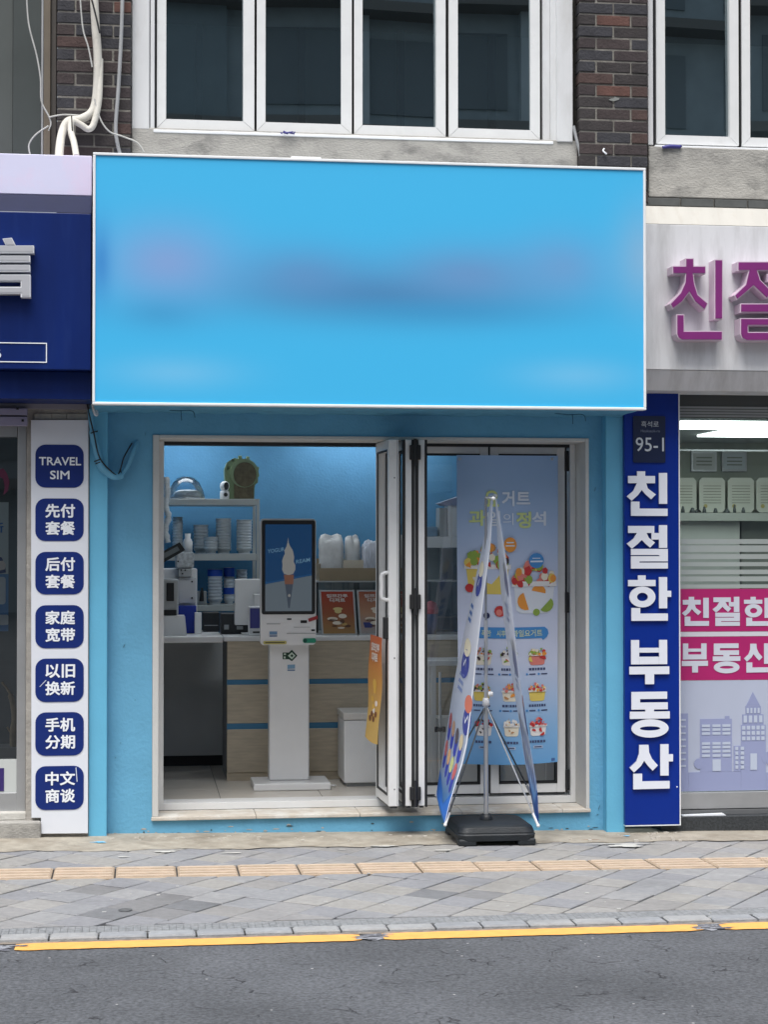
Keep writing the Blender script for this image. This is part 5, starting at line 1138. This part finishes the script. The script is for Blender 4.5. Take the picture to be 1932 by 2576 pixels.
def smat(name, rgb, e=.24):
    m = bpy.data.materials.new(name); m.use_nodes = True; b = m.node_tree.nodes['Principled BSDF']; c = lin(rgb); b.inputs['Base Color'].default_value = (0.02, .02, .02, 1); b.inputs['Emission Color'].default_value = (*c, 1); b.inputs['Emission Strength'].default_value = e; b.inputs['Roughness'].default_value = .12; return m
s_bg, s_fl, s_tx, s_ic, s_co, s_sl, s_fd = smat('screen_blue', (18, 66, 112)), smat('screen_grey', (104, 116, 126)), smat('screen_text', (110, 150, 178)), smat('screen_icecream', (150, 150, 148)), smat('screen_cone', (126, 86, 70)), smat('screen_sleeve', (70, 80, 94)), smat('screen_sky', (30, 82, 130))
def sp2(u, v): return (ix0+(ix1-ix0)*u, iz0+(iz1-iz0)*v)
def spr(pts, m, y): mb_s.prism([sp2(a, b) for a, b in pts], y, y+.0006, m)
mb_s = MB(); y_ = YH-.0075
spr([(0, 0), (1, 0), (1, 1), (0, 1)], s_bg, y_); spr([(0, 0), (1, 0), (1, .41), (0, .31)], s_fl, y_-.001)
spr([(0, .315), (1, .415), (1, .43), (.05, .335), (0, .345)], s_fd, y_-.0012)
spr([(.42, .33), (.6, .33), (.525, .035), (.495, .035)], s_sl, y_-.002); spr([(.40, .42), (.615, .42), (.60, .31), (.42, .31)], s_co, y_-.0024)
spr([(.40, .43), (.36, .48), (.37, .53), (.36, .58), (.39, .63), (.42, .66), (.41, .70), (.45, .74), (.475, .79), (.49, .85), (.50, .79), (.53, .75), (.58, .71), (.60, .68), (.62, .62), (.61, .57), (.645, .53), (.645, .48), (.60, .43), (.5, .415)], s_ic, y_-.0028)
spr(ell(.515, .18, .028, .018, 12), s_ic, y_-.0032)
scr = mb_s.build('screen', kk)
t = MB(); v, f = text2d('YOGUR', .01)
t.add([(lambda q: (q[0], y_-.004, q[1]))(sp2(.05+.36*a, .665+.045*a*.6+.045*b)) for a, b in v], f, s_tx); v, f = text2d('REAM', .01); t.add([(lambda q: (q[0], y_-.004, q[1]))(sp2(.66+.30*a, .545+.045*a*.6+.045*b)) for a, b in v], f, s_tx); t.build('screen_lettering', scr)
dt = MB(); yk_ = YH-.003
def kr(x0, y0, x1, y1, m): dt.prism((lambda q: [(q[0], q[1]), (q[2], q[1]), (q[2], q[3]), (q[0], q[3])])(rect(x0, y0, x1, y1, YH)), yk_, YH+.001, m)
kr(671, 1568, 705, 1570, m_greypl); kr(722, 1555, 733, 1559, m_black); kr(756, 1560, 772, 1567, m_black); kr(783, 1583, 792, 1587, m_black); kr(721, 1592, 797-4, 1594, m_greypl); kr(739, 1577, 780, 1578, m_greypl); kr(678, 1588, 697, 1596, flat((104, 142, 178))); kr(678, 1598, 697, 1601, flat((70, 100, 140)))
dt.build('reader_slots', kk)
mb = MB(); mb.prism(px_poly([(775, 1556), (799, 1548), (799, 1557), (777, 1564)], YH-.004), YH-.005, YH-.003, flat((160, 52, 56))); mb.build('red_sticker', kk)
x0, z0, x1, z1 = rect(762, 1605, 795, 1617, YH-.004); mb = MB(); mb.prism(rrect(x0, z0, x1, z1, .012), YH-.006, YH-.003, flat((36, 140, 112))); mb.prism(ell(x0+.014, (z0+z1)/2, .011, .012, 14), YH-.008, YH-.006, flat((10, 80, 66))); mb.build('green_sticker', kk)
x0, z0, x1, z1 = rect(662, 1612, 721, 1620, YH-.004); mb = MB(); mb.prism(rrect(x0, z0, x1, z1, .008), YH-.006, YH-.003, flat((196, 186, 110))); mb.prism([(x0+.012, z0+.006), (x1-.012, z0+.006), (x1-.012, z1-.006), (x0+.012, z1-.006)], YH-.0075, YH-.006, flat((96, 92, 50))); mb.build('yellow_sticker', kk)
g = MB(); yk_ = YK-.003; m_dg = flat((20, 62, 46)); m_lg = flat((196, 214, 202))
g.prism(px_poly([(711, 1641), (727, 1641), (734, 1634), (748, 1649), (734, 1663), (727, 1658), (711, 1658)], YK), yk_, YK+.001, m_dg); g.prism(px_poly([(724, 1649), (734, 1640), (743, 1649), (734, 1658)], YK), yk_-.002, yk_-.0005, m_lg); g.prism(px_poly([(730, 1649), (734, 1645), (738, 1649), (734, 1653)], YK), yk_-.004, yk_-.0025, m_dg); g.prism(px_poly([(714, 1643), (719, 1643), (719, 1647), (714, 1647)], YK), yk_-.002, yk_-.0005, m_lg); g.prism(px_poly([(714, 1651), (718, 1651), (718, 1656), (714, 1656)], YK), yk_-.002, yk_-.0005, m_lg); g.build('green_emblem', kk)
g = MB(); g.prism(px_poly([(723, 1672), (742, 1671), (742, 1681), (723, 1682)], YK), yk_, YK+.001, flat((120, 158, 188))); g.prism(px_poly([(723, 1684), (742, 1684), (742, 1687), (723, 1687)], YK), yk_, YK+.001, flat((92, 124, 160))); g.build('blue_emblem', kk)
# ---- bin cabinet by the counter
YBN = .92
bn = thing('waste_cabinet', P(900, 1985, YBN), 'low white waste cabinet with a thick lid beside the folded door', 'cabinet')
x0, x1 = X(866, YBN, 1900), X(866, YBN, 1900)+.40; zt2 = Z(1810, 900, YBN)
MB().box(x0, YBN, FZ+.025, x1, YBN+.36, zt2-.004, m_plastic).build('body', bn, .005); MB().box(x0-.004, YBN-.006, zt2, x1+.004, YBN+.37, zt2+.042, M('lid_white', (.62, .60, .57), .45, .04, 5)).build('lid', bn, .005); MB().box(x0+.02, YBN+.03, FZ, x1-.02, YBN+.33, FZ+.024, m_greypl).build('plinth', bn)
MB().tube(bezier([Vector((px1, YK+.09, FZ+.05)), G(800, 1955, FZ+.012), G(822, 1972, FZ+.012), G(845, 1975, FZ+.012)], 6), .005, m_plastic, 6).build('power_cable', label='white power cable running from the kiosk foot to the cabinet', cat='cable')
# ---- seen through the closed leaves
x0, z0, x1, z1 = rect(1060, 1350, 1420, 1378, 1.75)
sf = thing('counter_screen', ((x0+x1)/2, 1.75, CT), 'raised glass counter screen with a white top rail, behind the closed leaves', 'screen')
MB().box(x0, 1.75, z0, x1, 2.0, z1, m_plastic).build('top_rail', sf, .003); MB().box(x0, 1.98, CT+.001, x1, 2.0, z0-.001, M('screen_back', (.25, .29, .30), .6, .15, 4)).build('back_panel', sf); MB().box(x0, 1.76, CT+.09, x1, 1.97, CT+.10, m_greypl).build('mid_shelf', sf)
for px in (1110, 1180, 1260, 1340): MB().box(X(px, 1.9), 1.9, CT+.001, X(px, 1.9)+.012, 1.95, z0-.001, m_greypl).build('upright', sf)
zr_ = z1
for k, (a, b, t_, m, lb) in enumerate(((1106, 1125, 1278, m_greypl, 'tall grey carton standing on the white screen rail'), (1127, 1165, 1268, m_plastic, 'white carton with an open flap on the screen rail beside the banner'), (1072, 1100, 1325, M('pale_blue_box', lin((120, 150, 176)), .5), 'low pale blue box on the white screen rail'))):
    q0, w0, q1, w1 = rect(a, t_, b, 1350, 1.8); MB().box(q0, 1.8, zr_+.001, q1, 1.95, w1, m).build('carton', bevel=.003, label=lb, cat='carton')
mb = MB(); mb.prism(px_poly([(1104, 1266), (1118, 1272), (1165, 1272), (1165, 1246), (1140, 1254)], 1.79), 1.79, 1.95, M('lilac_flap', lin((150, 156, 186)), .6)); mb.build('paper_hat', label='folded lilac paper cover lying on top of the cartons', cat='paper')
pc = thing('printed_cup', P(1082, 1590, 1.5), 'dark blue paper cup with red berries on the counter behind the door glass', 'cup')
c = Vector((X(1084, 1.45, 1580), 1.45, CT)); MB().lathe([(0, .001), (.03, .001), (.045, .13), (0, .13)], c, M('cup_navy', lin((58, 78, 116)), .5), 16).build('cup', pc); MB().lathe([(.044, .13), (.05, .16), (.035, .20), (0, .215)], c, M('berry_pink', lin((178, 98, 110)), .6, .2, 30), 14).build('berries', pc)
tb = thing('side_table', P(1150, 1985, .75), 'white topped narrow table behind the closed glass leaves', 'table')
x0, x1 = X(1072, .72, 1690), X(1420, .72, 1690); zt2 = Z(1660, 1150, .72)
MB().box(x0, .66, zt2-.03, x1, 1.0, zt2, m_plastic).build('tabletop', tb, .004); MB().box(x0+.03, .72, FZ, x0+.06, .75, zt2-.031, m_plastic).build('leg', tb); MB().box(x1-.06, .72, FZ, x1-.03, .75, zt2-.031, m_plastic).build('leg', tb); MB().box(x0+.03, .95, FZ, x0+.06, .98, zt2-.031, m_plastic).build('leg', tb); MB().box(x1-.06, .95, FZ, x1-.03, .98, zt2-.031, m_plastic).build('leg', tb)
MB().box(X(1075, 1.0, 1850), 1.02, FZ+.001, X(1420, 1.0, 1850), 1.22, Z(1805, 1150, 1.02), m_plastic).build('low_cabinet', bevel=.004, label='long low white cabinet against the counter behind the closed leaves', cat='cabinet')
pl = thing('banner_pole', G(1106, 1975, FZ), 'thin white stand pole with a black clamp knob behind the glass', 'stand')
q = P(1107, 1960, .56); q2 = P(1107, 1690, .56)
MB().tube([Vector((q.x, .56, FZ+.001)), Vector((q.x, .56, Z(1690, 1107, .56)))], .0085, m_plastic, 8).build('pole', pl); zk = Z(1834, 1107, .56)
MB().box(q.x-.012, .545, zk-.012, q.x+.012, .575, zk+.012, m_black).build('clamp', pl); MB().tube([Vector((q.x-.03, .56, zk)), Vector((q.x-.014, .56, zk))], .016, m_black, 10).build('knob', pl); MB().tube([Vector((q.x+.014, .55, zk)), Vector((q.x+.03, .55, zk))], .018, m_black, 7).build('knob', pl); MB().lathe([(0, 0), (.07, 0), (.07, .006), (0, .01)], (q.x, .56, FZ+.001), m_plastic, 14).build('foot', pl)
# ================================================================ BANNERS
# large printed banner hung outside the closed leaves
YBn = .285
bn2 = thing('wall_banner', P(1280, 1922, YBn), 'large pale blue yogurt banner with fruit bowls hung over the closed door leaves', 'banner')
bx0, bx1 = X(1149, YBn, 1500), X(1403, YBn, 1500); bz1 = Z(1146, 1275, YBn); bz0 = Z(1918, 1275, YBn)
bH = bz1-bz0; bW = bx1-bx0
g_ban = gradient('banner_print', [(0, (104, 164, 216)), (.12, (136, 182, 224)), (.34, (206, 214, 236)), (.55, (206, 214, 236)), (.75, (172, 194, 226)), (.92, (150, 180, 218)), (1, (146, 178, 220))], 2, 0, bH, .5)
def fb(u, v, d=0.0):
    s = .010*math.sin(v*5+1)*(u-.5)+.006*math.sin(u*7+v*3); edge = -.012*(1-v)*math.sin(u*math.pi)*1.0
    return Vector((bx0+bW*(u+(.018*(1-v) if u < .5 else -.008*(1-v)*0)), YBn+s-d-.004, bz0+bH*v+edge))
MB().grid(lambda u, v: fb(u, v), 12, 24, g_ban).build('sheet', bn2)
def bu(px, py): return ((X(px, YBn, py)-bx0)/bW, (Z(py, px, YBn)-bz0)/bH)
pr = MB()
def pp(pts, m, d): pr.add([fb(a, b, d) for a, b in pts], [list(range(len(pts)))], m)
def ppx(pts, m, d): pp([bu(a, b) for a, b in pts], m, d)
def tpx(s, x0, y0, x1, y1, m, bold, d=.004):
    a0, b0 = bu(x0, y1); a1, b1 = bu(x1, y0); text(pr, s, a0, b0, a1, b1, 0, m, bold, lambda a, b, k: fb(a, b, d+k))
tw, tyl = flat((222, 230, 242)), flat((206, 220, 150))
tpx('요', 1217, 1233, 1254, 1274, tyl, .035); tpx('거트', 1261, 1234, 1334, 1273, tw, .035)
tpx('과', 1178, 1282, 1220, 1322, tyl, .035); tpx('일', 1222, 1284, 1258, 1322, tw, .02); tpx('의', 1263, 1290, 1291, 1320, tw, .0); tpx('정', 1298, 1286, 1336, 1328, tyl, .04); tpx('석', 1338, 1286, 1373, 1322, tw, .035)
F = {k: flat(c) for k, c in dict(red=(196, 52, 52), org=(232, 152, 62), yel=(226, 202, 100), grn=(142, 170, 72), wht=(232, 230, 228), pnk=(222, 130, 120), drk=(58, 42, 50), nav=(36, 44, 86), blu=(68, 140, 204), crm=(232, 224, 204), brn=(190, 140, 92)).items()}
def bowl(cx, cyy, w, h, body, fruits, spots, d=.003, seed=1):
    rnd = random.Random(seed)
    # body below the rim, heap of fruit above
    r0 = cyy
    ppx([(cx-w*.46, r0), (cx+w*.46, r0), (cx+w*.40, r0+h*.46), (cx+w*.30, r0+h*.52), (cx-w*.30, r0+h*.52), (cx-w*.40, r0+h*.46)], body, d)
    for k, (a, b, s, c) in enumerate(spots): rot = k*2.1+.4+cx*.01; ppx([(cx+a*w+1.25*s*w*math.cos(rot+t*.4488), r0+b*h+1.0*s*h*math.sin(rot+t*.4488)) for t in range(8)], c, d+.0040+.0001*k)
    ppx([(cx-w*.5, r0-h*.05), (cx+w*.5, r0-h*.05), (cx+w*.5, r0+h*.04), (cx-w*.5, r0+h*.04)], F['wht'], d+.0052)
    big = w > 80
    for k in range(46 if big else 26):
        a = rnd.uniform(-.45, .45); top = .42*(1-(a/.52)**2); b = rnd.uniform(.03, max(.05, top)); s = rnd.uniform(.05, .10) if big else rnd.uniform(.05, .10); n = rnd.choice([3, 5, 6, 7, 9, 10]); ph = rnd.uniform(0, 6)
        ppx([(cx+a*w+s*w*math.cos(ph+6.283*t/n), r0-b*h+s*h*math.sin(ph+6.283*t/n)) for t in range(n)], rnd.choice(fruits), d+.0058+.00008*k)
bowl(1225, 1425, 118, 130, F['yel'], [F['grn'], F['org'], F['red'], F['grn'], F['yel'], F['org'], F['crm'], F['brn'], F['drk']], [(-.2, .2, .1, F['crm'])], seed=3)
bowl(1343, 1468, 112, 140, flat((222, 228, 236)), [F['red'], F['org'], F['pnk'], F['grn'], F['crm'], F['pnk'], F['yel'], F['org'], F['red']], [(-.18, .30, .16, F['org']), (.10, .14, .13, F['org']), (.26, .36, .14, F['grn'])], seed=5)
ppx([(1281+17*math.cos(t*.4), 1369+19*math.sin(t*.4)) for t in range(16)], F['org'], .0145); ppx([(1348+19*math.cos(t*.4), 1409+19*math.sin(t*.4)) for t in range(16)], F['blu'], .0145)
for x0, y0, x1, y1 in ((1271, 1362, 1291, 1365), (1269, 1370, 1293, 1373), (1338, 1402, 1358, 1404), (1333, 1409, 1364, 1413)): ppx([(x0, y0), (x1, y0), (x1, y1), (x0, y1)], tw, .0155)
for cx, cyy, r_, c in ((1179, 1478, 11, 'red'), (1221, 1546, 8, 'nav'), (1254, 1535, 14, 'red'), (1252, 1538, 8, 'pnk'), (1349, 1538, 9, 'grn')): ppx([(cx+r_*math.cos(t*.52), cyy+r_*math.sin(t*.52)) for t in range(12)], F[c], .006 if c != 'pnk' else .0072)
for k in range(18): ppx([(1190+10*k, 1575), (1200+10*k, 1575), (1200+10*k, 1603), (1190+10*k, 1603)], F['blu'], .003)
ppx([(1370, 1575), (1378, 1582), (1380, 1592), (1376, 1600), (1366, 1608), (1362, 1603.2), (1370, 1603)], F['blu'], .0032)
tpx('폭한', 1208, 1582, 1232, 1598, flat((206, 220, 190)), .02); tpx('시후', 1246, 1582, 1268, 1598, flat((206, 220, 190)), .02); tpx('과일요거트', 1288, 1581, 1364, 1599, flat((206, 220, 190)), .02)
sm = [(1212, 1645, F['crm'], ['brn', 'org', 'drk', 'grn', 'pnk'], [(.1, .25, .1, F['grn']), (.3, .2, .1, F['red']), (-.3, .2, .12, F['drk'])]), (1278, 1645, F['wht'], ['crm', 'drk', 'grn', 'wht'], [(-.1, .22, .1, F['red']), (-.2, .35, .1, F['grn'])]), (1351, 1645, F['pnk'], ['grn', 'org', 'red', 'crm', 'yel'], [(-.3, .2, .15, F['yel']), (.3, .2, .15, F['red'])]),
      (1208, 1735, F['yel'], ['pnk', 'brn', 'grn', 'drk', 'org'], []), (1280, 1735, F['crm'], ['red', 'org', 'pnk', 'brn'], [(-.2, .3, .12, F['brn']), (.25, .25, .15, F['org'])]), (1351, 1735, F['yel'], ['red', 'org', 'pnk', 'yel', 'crm'], []),
      (1212, 1822, F['wht'], ['red', 'drk', 'red'], [(0, .12, .08, F['drk']), (.25, .1, .08, F['drk']), (-.2, .35, .07, F['drk']), (.12, .38, .1, F['drk'])]), (1284, 1822, F['crm'], ['crm', 'brn', 'wht', 'wht'], [(-.1, .2, .08, F['brn']), (.1, .35, .08, F['brn'])]), (1353, 1822, F['wht'], ['red', 'red', 'red', 'pnk'], [(.2, .2, .12, F['red']), (-.25, .25, .1, F['red']), (.2, .4, .12, F['red'])])]
for k, (cx, cyy, b, fr, sp2_) in enumerate(sm): bowl(cx, cyy, 46, 48, b, [F[q] for q in fr], sp2_, .003, 20+k)
m_cap = flat((66, 78, 116))
for cx, cyy in ((1212, 1680), (1278, 1680), (1351, 1680), (1208, 1771), (1280, 1771), (1351, 1771), (1212, 1862), (1284, 1863), (1353, 1861)):
    x_ = cx-21
    while x_ < cx+20: w_ = random.uniform(3.5, 6.5); ppx([(x_, cyy-3), (x_+w_, cyy-3), (x_+w_, cyy+3), (x_, cyy+3)], m_cap, .003); x_ += w_+1.6
    if cyy < 1800:
        for o_ in (-26, 4): ppx([(cx+o_+6, cyy+11), (cx+o_+22, cyy+11), (cx+o_+22, cyy+14), (cx+o_+6, cyy+14)], m_cap, .003); ppx([(cx+o_+3*math.cos(t*.9), cyy+12.5+3*math.sin(t*.9)) for t in range(7)], F['blu'], .003)
    else: ppx([(cx-12, cyy+10), (cx+12, cyy+10), (cx+12, cyy+17), (cx-12, cyy+17)], flat((170, 188, 214)), .003); ppx([(cx-9, cyy+12), (cx+9, cyy+12), (cx+9, cyy+15), (cx-9, cyy+15)], m_cap, .0038)
ppx([(1387, 1905), (1396, 1905), (1396, 1912), (1387, 1912)], flat((70, 104, 160)), .003)
pr.build('print', bn2)
for px in (1156, 1388): 
    a, b = bu(px, 1155); q = fb(a, b, .002); mb = MB(); o_ = ell(q.x, q.z, .008, .008, 14); i_ = ell(q.x, q.z, .004, .004, 14); mb.ring(o_, i_, q.y-.003, q.y+.001, m_steel); mb.build('grommet', bn2)

# ---------------------------------------------------------------- free-standing two-sided banner stand on the pavement
base_c = G(1238, 2092)
bp_ = Vector((base_c.x, base_c.y, gz(base_c.x, base_c.y)))
fl_ = G(1135, 2128); fr_ = G(1352, 2128); YFt = (fl_.y+fr_.y)/2
x0, x1 = X(1152, YFt, 2120), X(1352, YFt, 2120); dpt = (x1-x0)*1.05
cxm = (x0+x1)/2; gy = YFt+dpt/2
bs_ = thing('banner_stand', (cxm, gy, gz(cxm, gy)), 'two sided banner stand on a black water tank foot in front of the shop', 'banner stand')
g0 = min(gz(x, YFt) for x in (x0, x1))+.001; hb = Z(2078, 1250, YFt)-g0
m_tank = M('tank_plastic', (.012, .016, .020), .55, .2, 14, .25, 90)
mb = MB(); n = 40
def tank(z, ins):
    return [(cxm+a, gy+b, g0+z) for a, b in rrect(-(x1-x0)/2+ins, -dpt/2+ins, (x1-x0)/2-ins, dpt/2-ins, .06, 9)]
lv = [tank(.028, .004), tank(.06, .0), tank(hb*.62, .006), tank(hb*.66, .004), tank(hb*.92, .016), tank(hb, .035), tank(hb+.004, .12)]
nn = len(lv[0]); vs = [v for l_ in lv for v in l_]; fs = []
for j in range(len(lv)-1):
    for i in range(nn): fs.append((j*nn+i, j*nn+(i+1) % nn, (j+1)*nn+(i+1) % nn, (j+1)*nn+i))
fs.append([(len(lv)-1)*nn+i for i in range(nn)]); fs.append(list(range(nn))[::-1]); mb.add(vs, fs, m_tank); mb.build('water_tank', bs_, .004)
for a in (-1, 1):
    for b in (-1, 1): q = Vector((cxm+a*((x1-x0)/2-.055), gy+b*(dpt/2-.055), 0)); MB().box(q.x-.05, q.y-.05, g0, q.x+.05, q.y+.05, g0+.04, m_tank).build('foot', bs_, .012, 3)
mb = MB(); mb.lathe([(.038, 0), (.038, .02), (.028, .035), (.022, .035)], (cxm-.02, gy, g0+hb), m_blackpl, 16); mb.build('socket', bs_)
pxm = cxm-.02; ztip = Z(1252, 1243, gy); zcol_ = Z(1768, 1238, gy); zin = Z(1560, 1240, gy)
MB().tube([(pxm, gy, g0+hb+.004), (pxm, gy, zcol_+.02)], .013, m_steel, 12).build('outer_pole', bs_)
MB().tube([(pxm, gy, zcol_), (pxm, gy, zin)], .0105, m_steel, 12).build('middle_pole', bs_); MB().tube([(pxm, gy, zin), (pxm, gy, ztip)], .0065, M('pole_grey', (.30, .31, .33), .4, metal=.6), 10).build('inner_pole', bs_)
MB().lathe([(.014, 0), (.022, .004), (.020, .03), (.015, .045), (.013, .045)], (pxm, gy, zcol_-.015), m_plastic, 14).build('collar', bs_); MB().tube([(pxm+.01, gy-.015, zcol_+.05), (pxm+.035, gy-.02, zcol_+.052)], .014, m_plastic, 8).build('clamp_knob', bs_)
# arms: the sheets face along the street, so their edges point at the road
ht = .30; hbm = .31
tN, tF = P(1241, 1254, gy-.21), P(1246, 1247, gy+.21)
MB().tube([tN, (pxm, gy, ztip), tF], .005, m_plastic, 8).build('top_arm', bs_)
yNear = gy-.24
LN, LF = P(1120, 2074, yNear), Vector((0, 0, 0)); RN = P(1354, 2076, yNear)
LF = P(1098, 2000, yNear+.44); RF = P(1335, 1995, yNear+.44)
hub = Vector((pxm, gy, zcol_-.01))
m_rod = M('rod_dark', (.10, .11, .12), .4, metal=.5)
for nm, e in (('L', LN), ('L', LF), ('R', RN), ('R', RF)):
    MB().tube([hub, e+(hub-e)*.09], .0045, m_rod if nm == 'L' or e is RF else m_steel, 8).build('strut', bs_); MB().tube([e+(hub-e)*.10, e], .0075, m_plastic, 8).build('strut_end', bs_)
    MB().lathe([(0, -.010), (.008, -.006), (.010, 0), (.008, .006), (0, .010)], e, m_plastic, 12).build('ball_tip', bs_)
for e in (tN, tF): MB().lathe([(0, -.011), (.009, -.007), (.012, 0), (.009, .007), (0, .011)], e, m_plastic, 12).build('ball_tip', bs_)
g_sh = gradient('sheet_print', [(0, (62, 128, 214)), (.10, (112, 166, 226)), (.20, (208, 220, 240)), (.34, (208, 220, 238)), (.55, (232, 236, 246)), (1, (232, 238, 248))], 2, LN.z-.05-bs_.location.z, ztip-bs_.location.z, .45, .6)
def interp(tab, row):
    for (x0, r0), (x1, r1) in zip(tab, tab[1:]):
        if r0 <= row <= r1: return x0+(x1-x0)*(row-r0)/(r1-r0)
    return tab[0][0] if row < tab[0][1] else tab[-1][0]
EDGE = {-1: ([(1240, 1256), (1237, 1357), (1222, 1468), (1205, 1600), (1194, 1716), (1183, 1827), (1172, 1910), (1138, 1993), (1120, 2075)], [(1236, 1250), (1217, 1357), (1193, 1468), (1166, 1600), (1141, 1716), (1126, 1827), (1112, 1910), (1098, 2000)]),
        1: ([(1249, 1256), (1266, 1357), (1281, 1468), (1296, 1600), (1309, 1716), (1323, 1827), (1340, 1910), (1354, 1993), (1354, 2076)], [(1246, 1250), (1251, 1357), (1258, 1468), (1272, 1600), (1290, 1716), (1308, 1827), (1319, 1910), (1335, 1995)])}
def sheet_fn(side):
    nr, fr = EDGE[side]
    nw = [P(interp(nr, nr[-1][1]+(nr[0][1]-nr[-1][1])*k/24), nr[-1][1]+(nr[0][1]-nr[-1][1])*k/24, yNear+.03*k/24) for k in range(25)]
    fw = [P(interp(fr, fr[-1][1]+(fr[0][1]-fr[-1][1])*k/24), fr[-1][1]+(fr[0][1]-fr[-1][1])*k/24, yNear+.44) for k in range(25)]
    for L_ in (nw, fw):          # ease the corners of the surveyed edge
        for _ in range(2):
            for k in range(1, 24): L_[k] = (L_[k-1]+L_[k]*2+L_[k+1])/4
    def at(L_, v): q = max(0, min(23.999, v*24)); k = int(q); return L_[k].lerp(L_[k+1], q-k)
    def fn(u, v, d=0.0):
        # u: street edge 0 -> shop edge 1 ; v: bottom 0 -> top 1
        q = at(nw, v).lerp(at(fw, v), u); q.x += side*.012*math.sin(u*math.pi)*math.sin(v*math.pi); q.z -= .02*math.sin(u*math.pi)*(1-v)
        return q+Vector((side*d, -d*.35 if side < 0 else 0, 0))
    return fn
for side, lb in ((-1, 'sheet'), (1, 'sheet')):
    fn = sheet_fn(side); so = MB().grid(lambda u, v: fn(u, v), 14, 40, g_sh).build('sheet', bs_)
    pr = MB()
    def q_(pts, m, d): pr.add([fn(a, b, d) for a, b in pts], [list(range(len(pts)))], m)
    cn = flat((58, 70, 150)); cb = flat((70, 110, 176))
    for cu, cv, ru, rv in ((.45, .73, .22, .040), (.50, .475, .22, .045), (.12, .315, .16, .045)):
        q_(ell(cu, cv, ru, rv, 18), cn, .003); q_(ell(cu, cv+rv*1.15, ru*.95, rv*.62, 16), flat((214, 208, 186) if cv > .4 else (206, 120, 100)), .004)
        q_([(cu-.10, cv-.02), (cu-.03, cv+.012), (cu+.05, cv-.012), (cu+.12, cv+.018), (cu+.05, cv-.002), (cu-.03, cv+.02)], flat((220, 226, 240)), .005)
    for k in range(3): q_([(.55, .60+k*.022), (.82, .60+k*.022), (.80, .612+k*.022), (.56, .612+k*.022)], cb, .003); q_([(.45, .385+k*.022), (.72, .385+k*.022), (.70, .397+k*.022), (.46, .397+k*.022)], flat((120, 138, 184)), .003)
    tops = [flat(c) for c in ((160, 84, 90), (170, 140, 118), (84, 78, 88), (200, 188, 158), (176, 100, 104), (204, 164, 124), (196, 202, 140), (186, 96, 100))]
    for r_ in range(2):
        for k in range(4):
            cu, cv = .84-k*.205, (.255 if r_ == 0 else .165)-.008*k
            q_([(cu-.075, cv), (cu+.075, cv), (cu+.06, cv-.045), (cu, cv-.055), (cu-.06, cv-.045)], flat((52, 68, 170)), .003); q_(ell(cu, cv+.012, .075, .026, 12), tops[r_*4+k], .004)
    q_([(1, 0.005), (1, .09), (.75, .07), (.45, .035), (.2, .075), (0, .11), (0, .005)], flat((44, 112, 206)), .0025)
    for k in range(16): q_([(0, k/16), (.045, k/16), (.045, (k+1)/16), (0, (k+1)/16)], flat((236, 240, 248)), .0035)
    pr.build('print', so)
# ================================================================ ACROSS THE STREET (seen only as reflections in the glass)
opp = thing('apartment_block', (4, -34, 0), 'grey concrete apartment block across the street with rows of dark windows', 'building')
m_oc = M('opposite_concrete', (.42, .50, .54), .9, .1, 2); m_ow = M('opposite_window', (.22, .27, .30), .5)
MB().box(-24, -44, -.03, 30, -34, 17.5, m_oc).build('wall', opp)
for fl_i in range(5):
    MB().box(-24, -34+.001, 2.9+fl_i*3.1, 30, -33.2, 3.15+fl_i*3.1, M('opposite_slab', (.24, .24, .23), .9)).build('balcony_slab', opp)
    for k in range(16): MB().box(-22+k*3.1, -33.999, 3.6+fl_i*3.1, -20+k*3.1, -33.95, 5.5+fl_i*3.1, m_ow).build('window', opp)
m_strip = [M('opposite_strip_%d' % i, c, .9, .06, 2) for i, c in enumerate([(.60, .68, .72), (.30, .38, .42)])]
for k in range(10): MB().box(-23+k*5.2, -33.998, 0, -22.1+k*5.2+(k % 3)*.5, -33.7, 16.5, m_strip[k % 2]).build('reflection_strip', opp)  # pale and dark strips added to brighten and vary the upper pane reflections
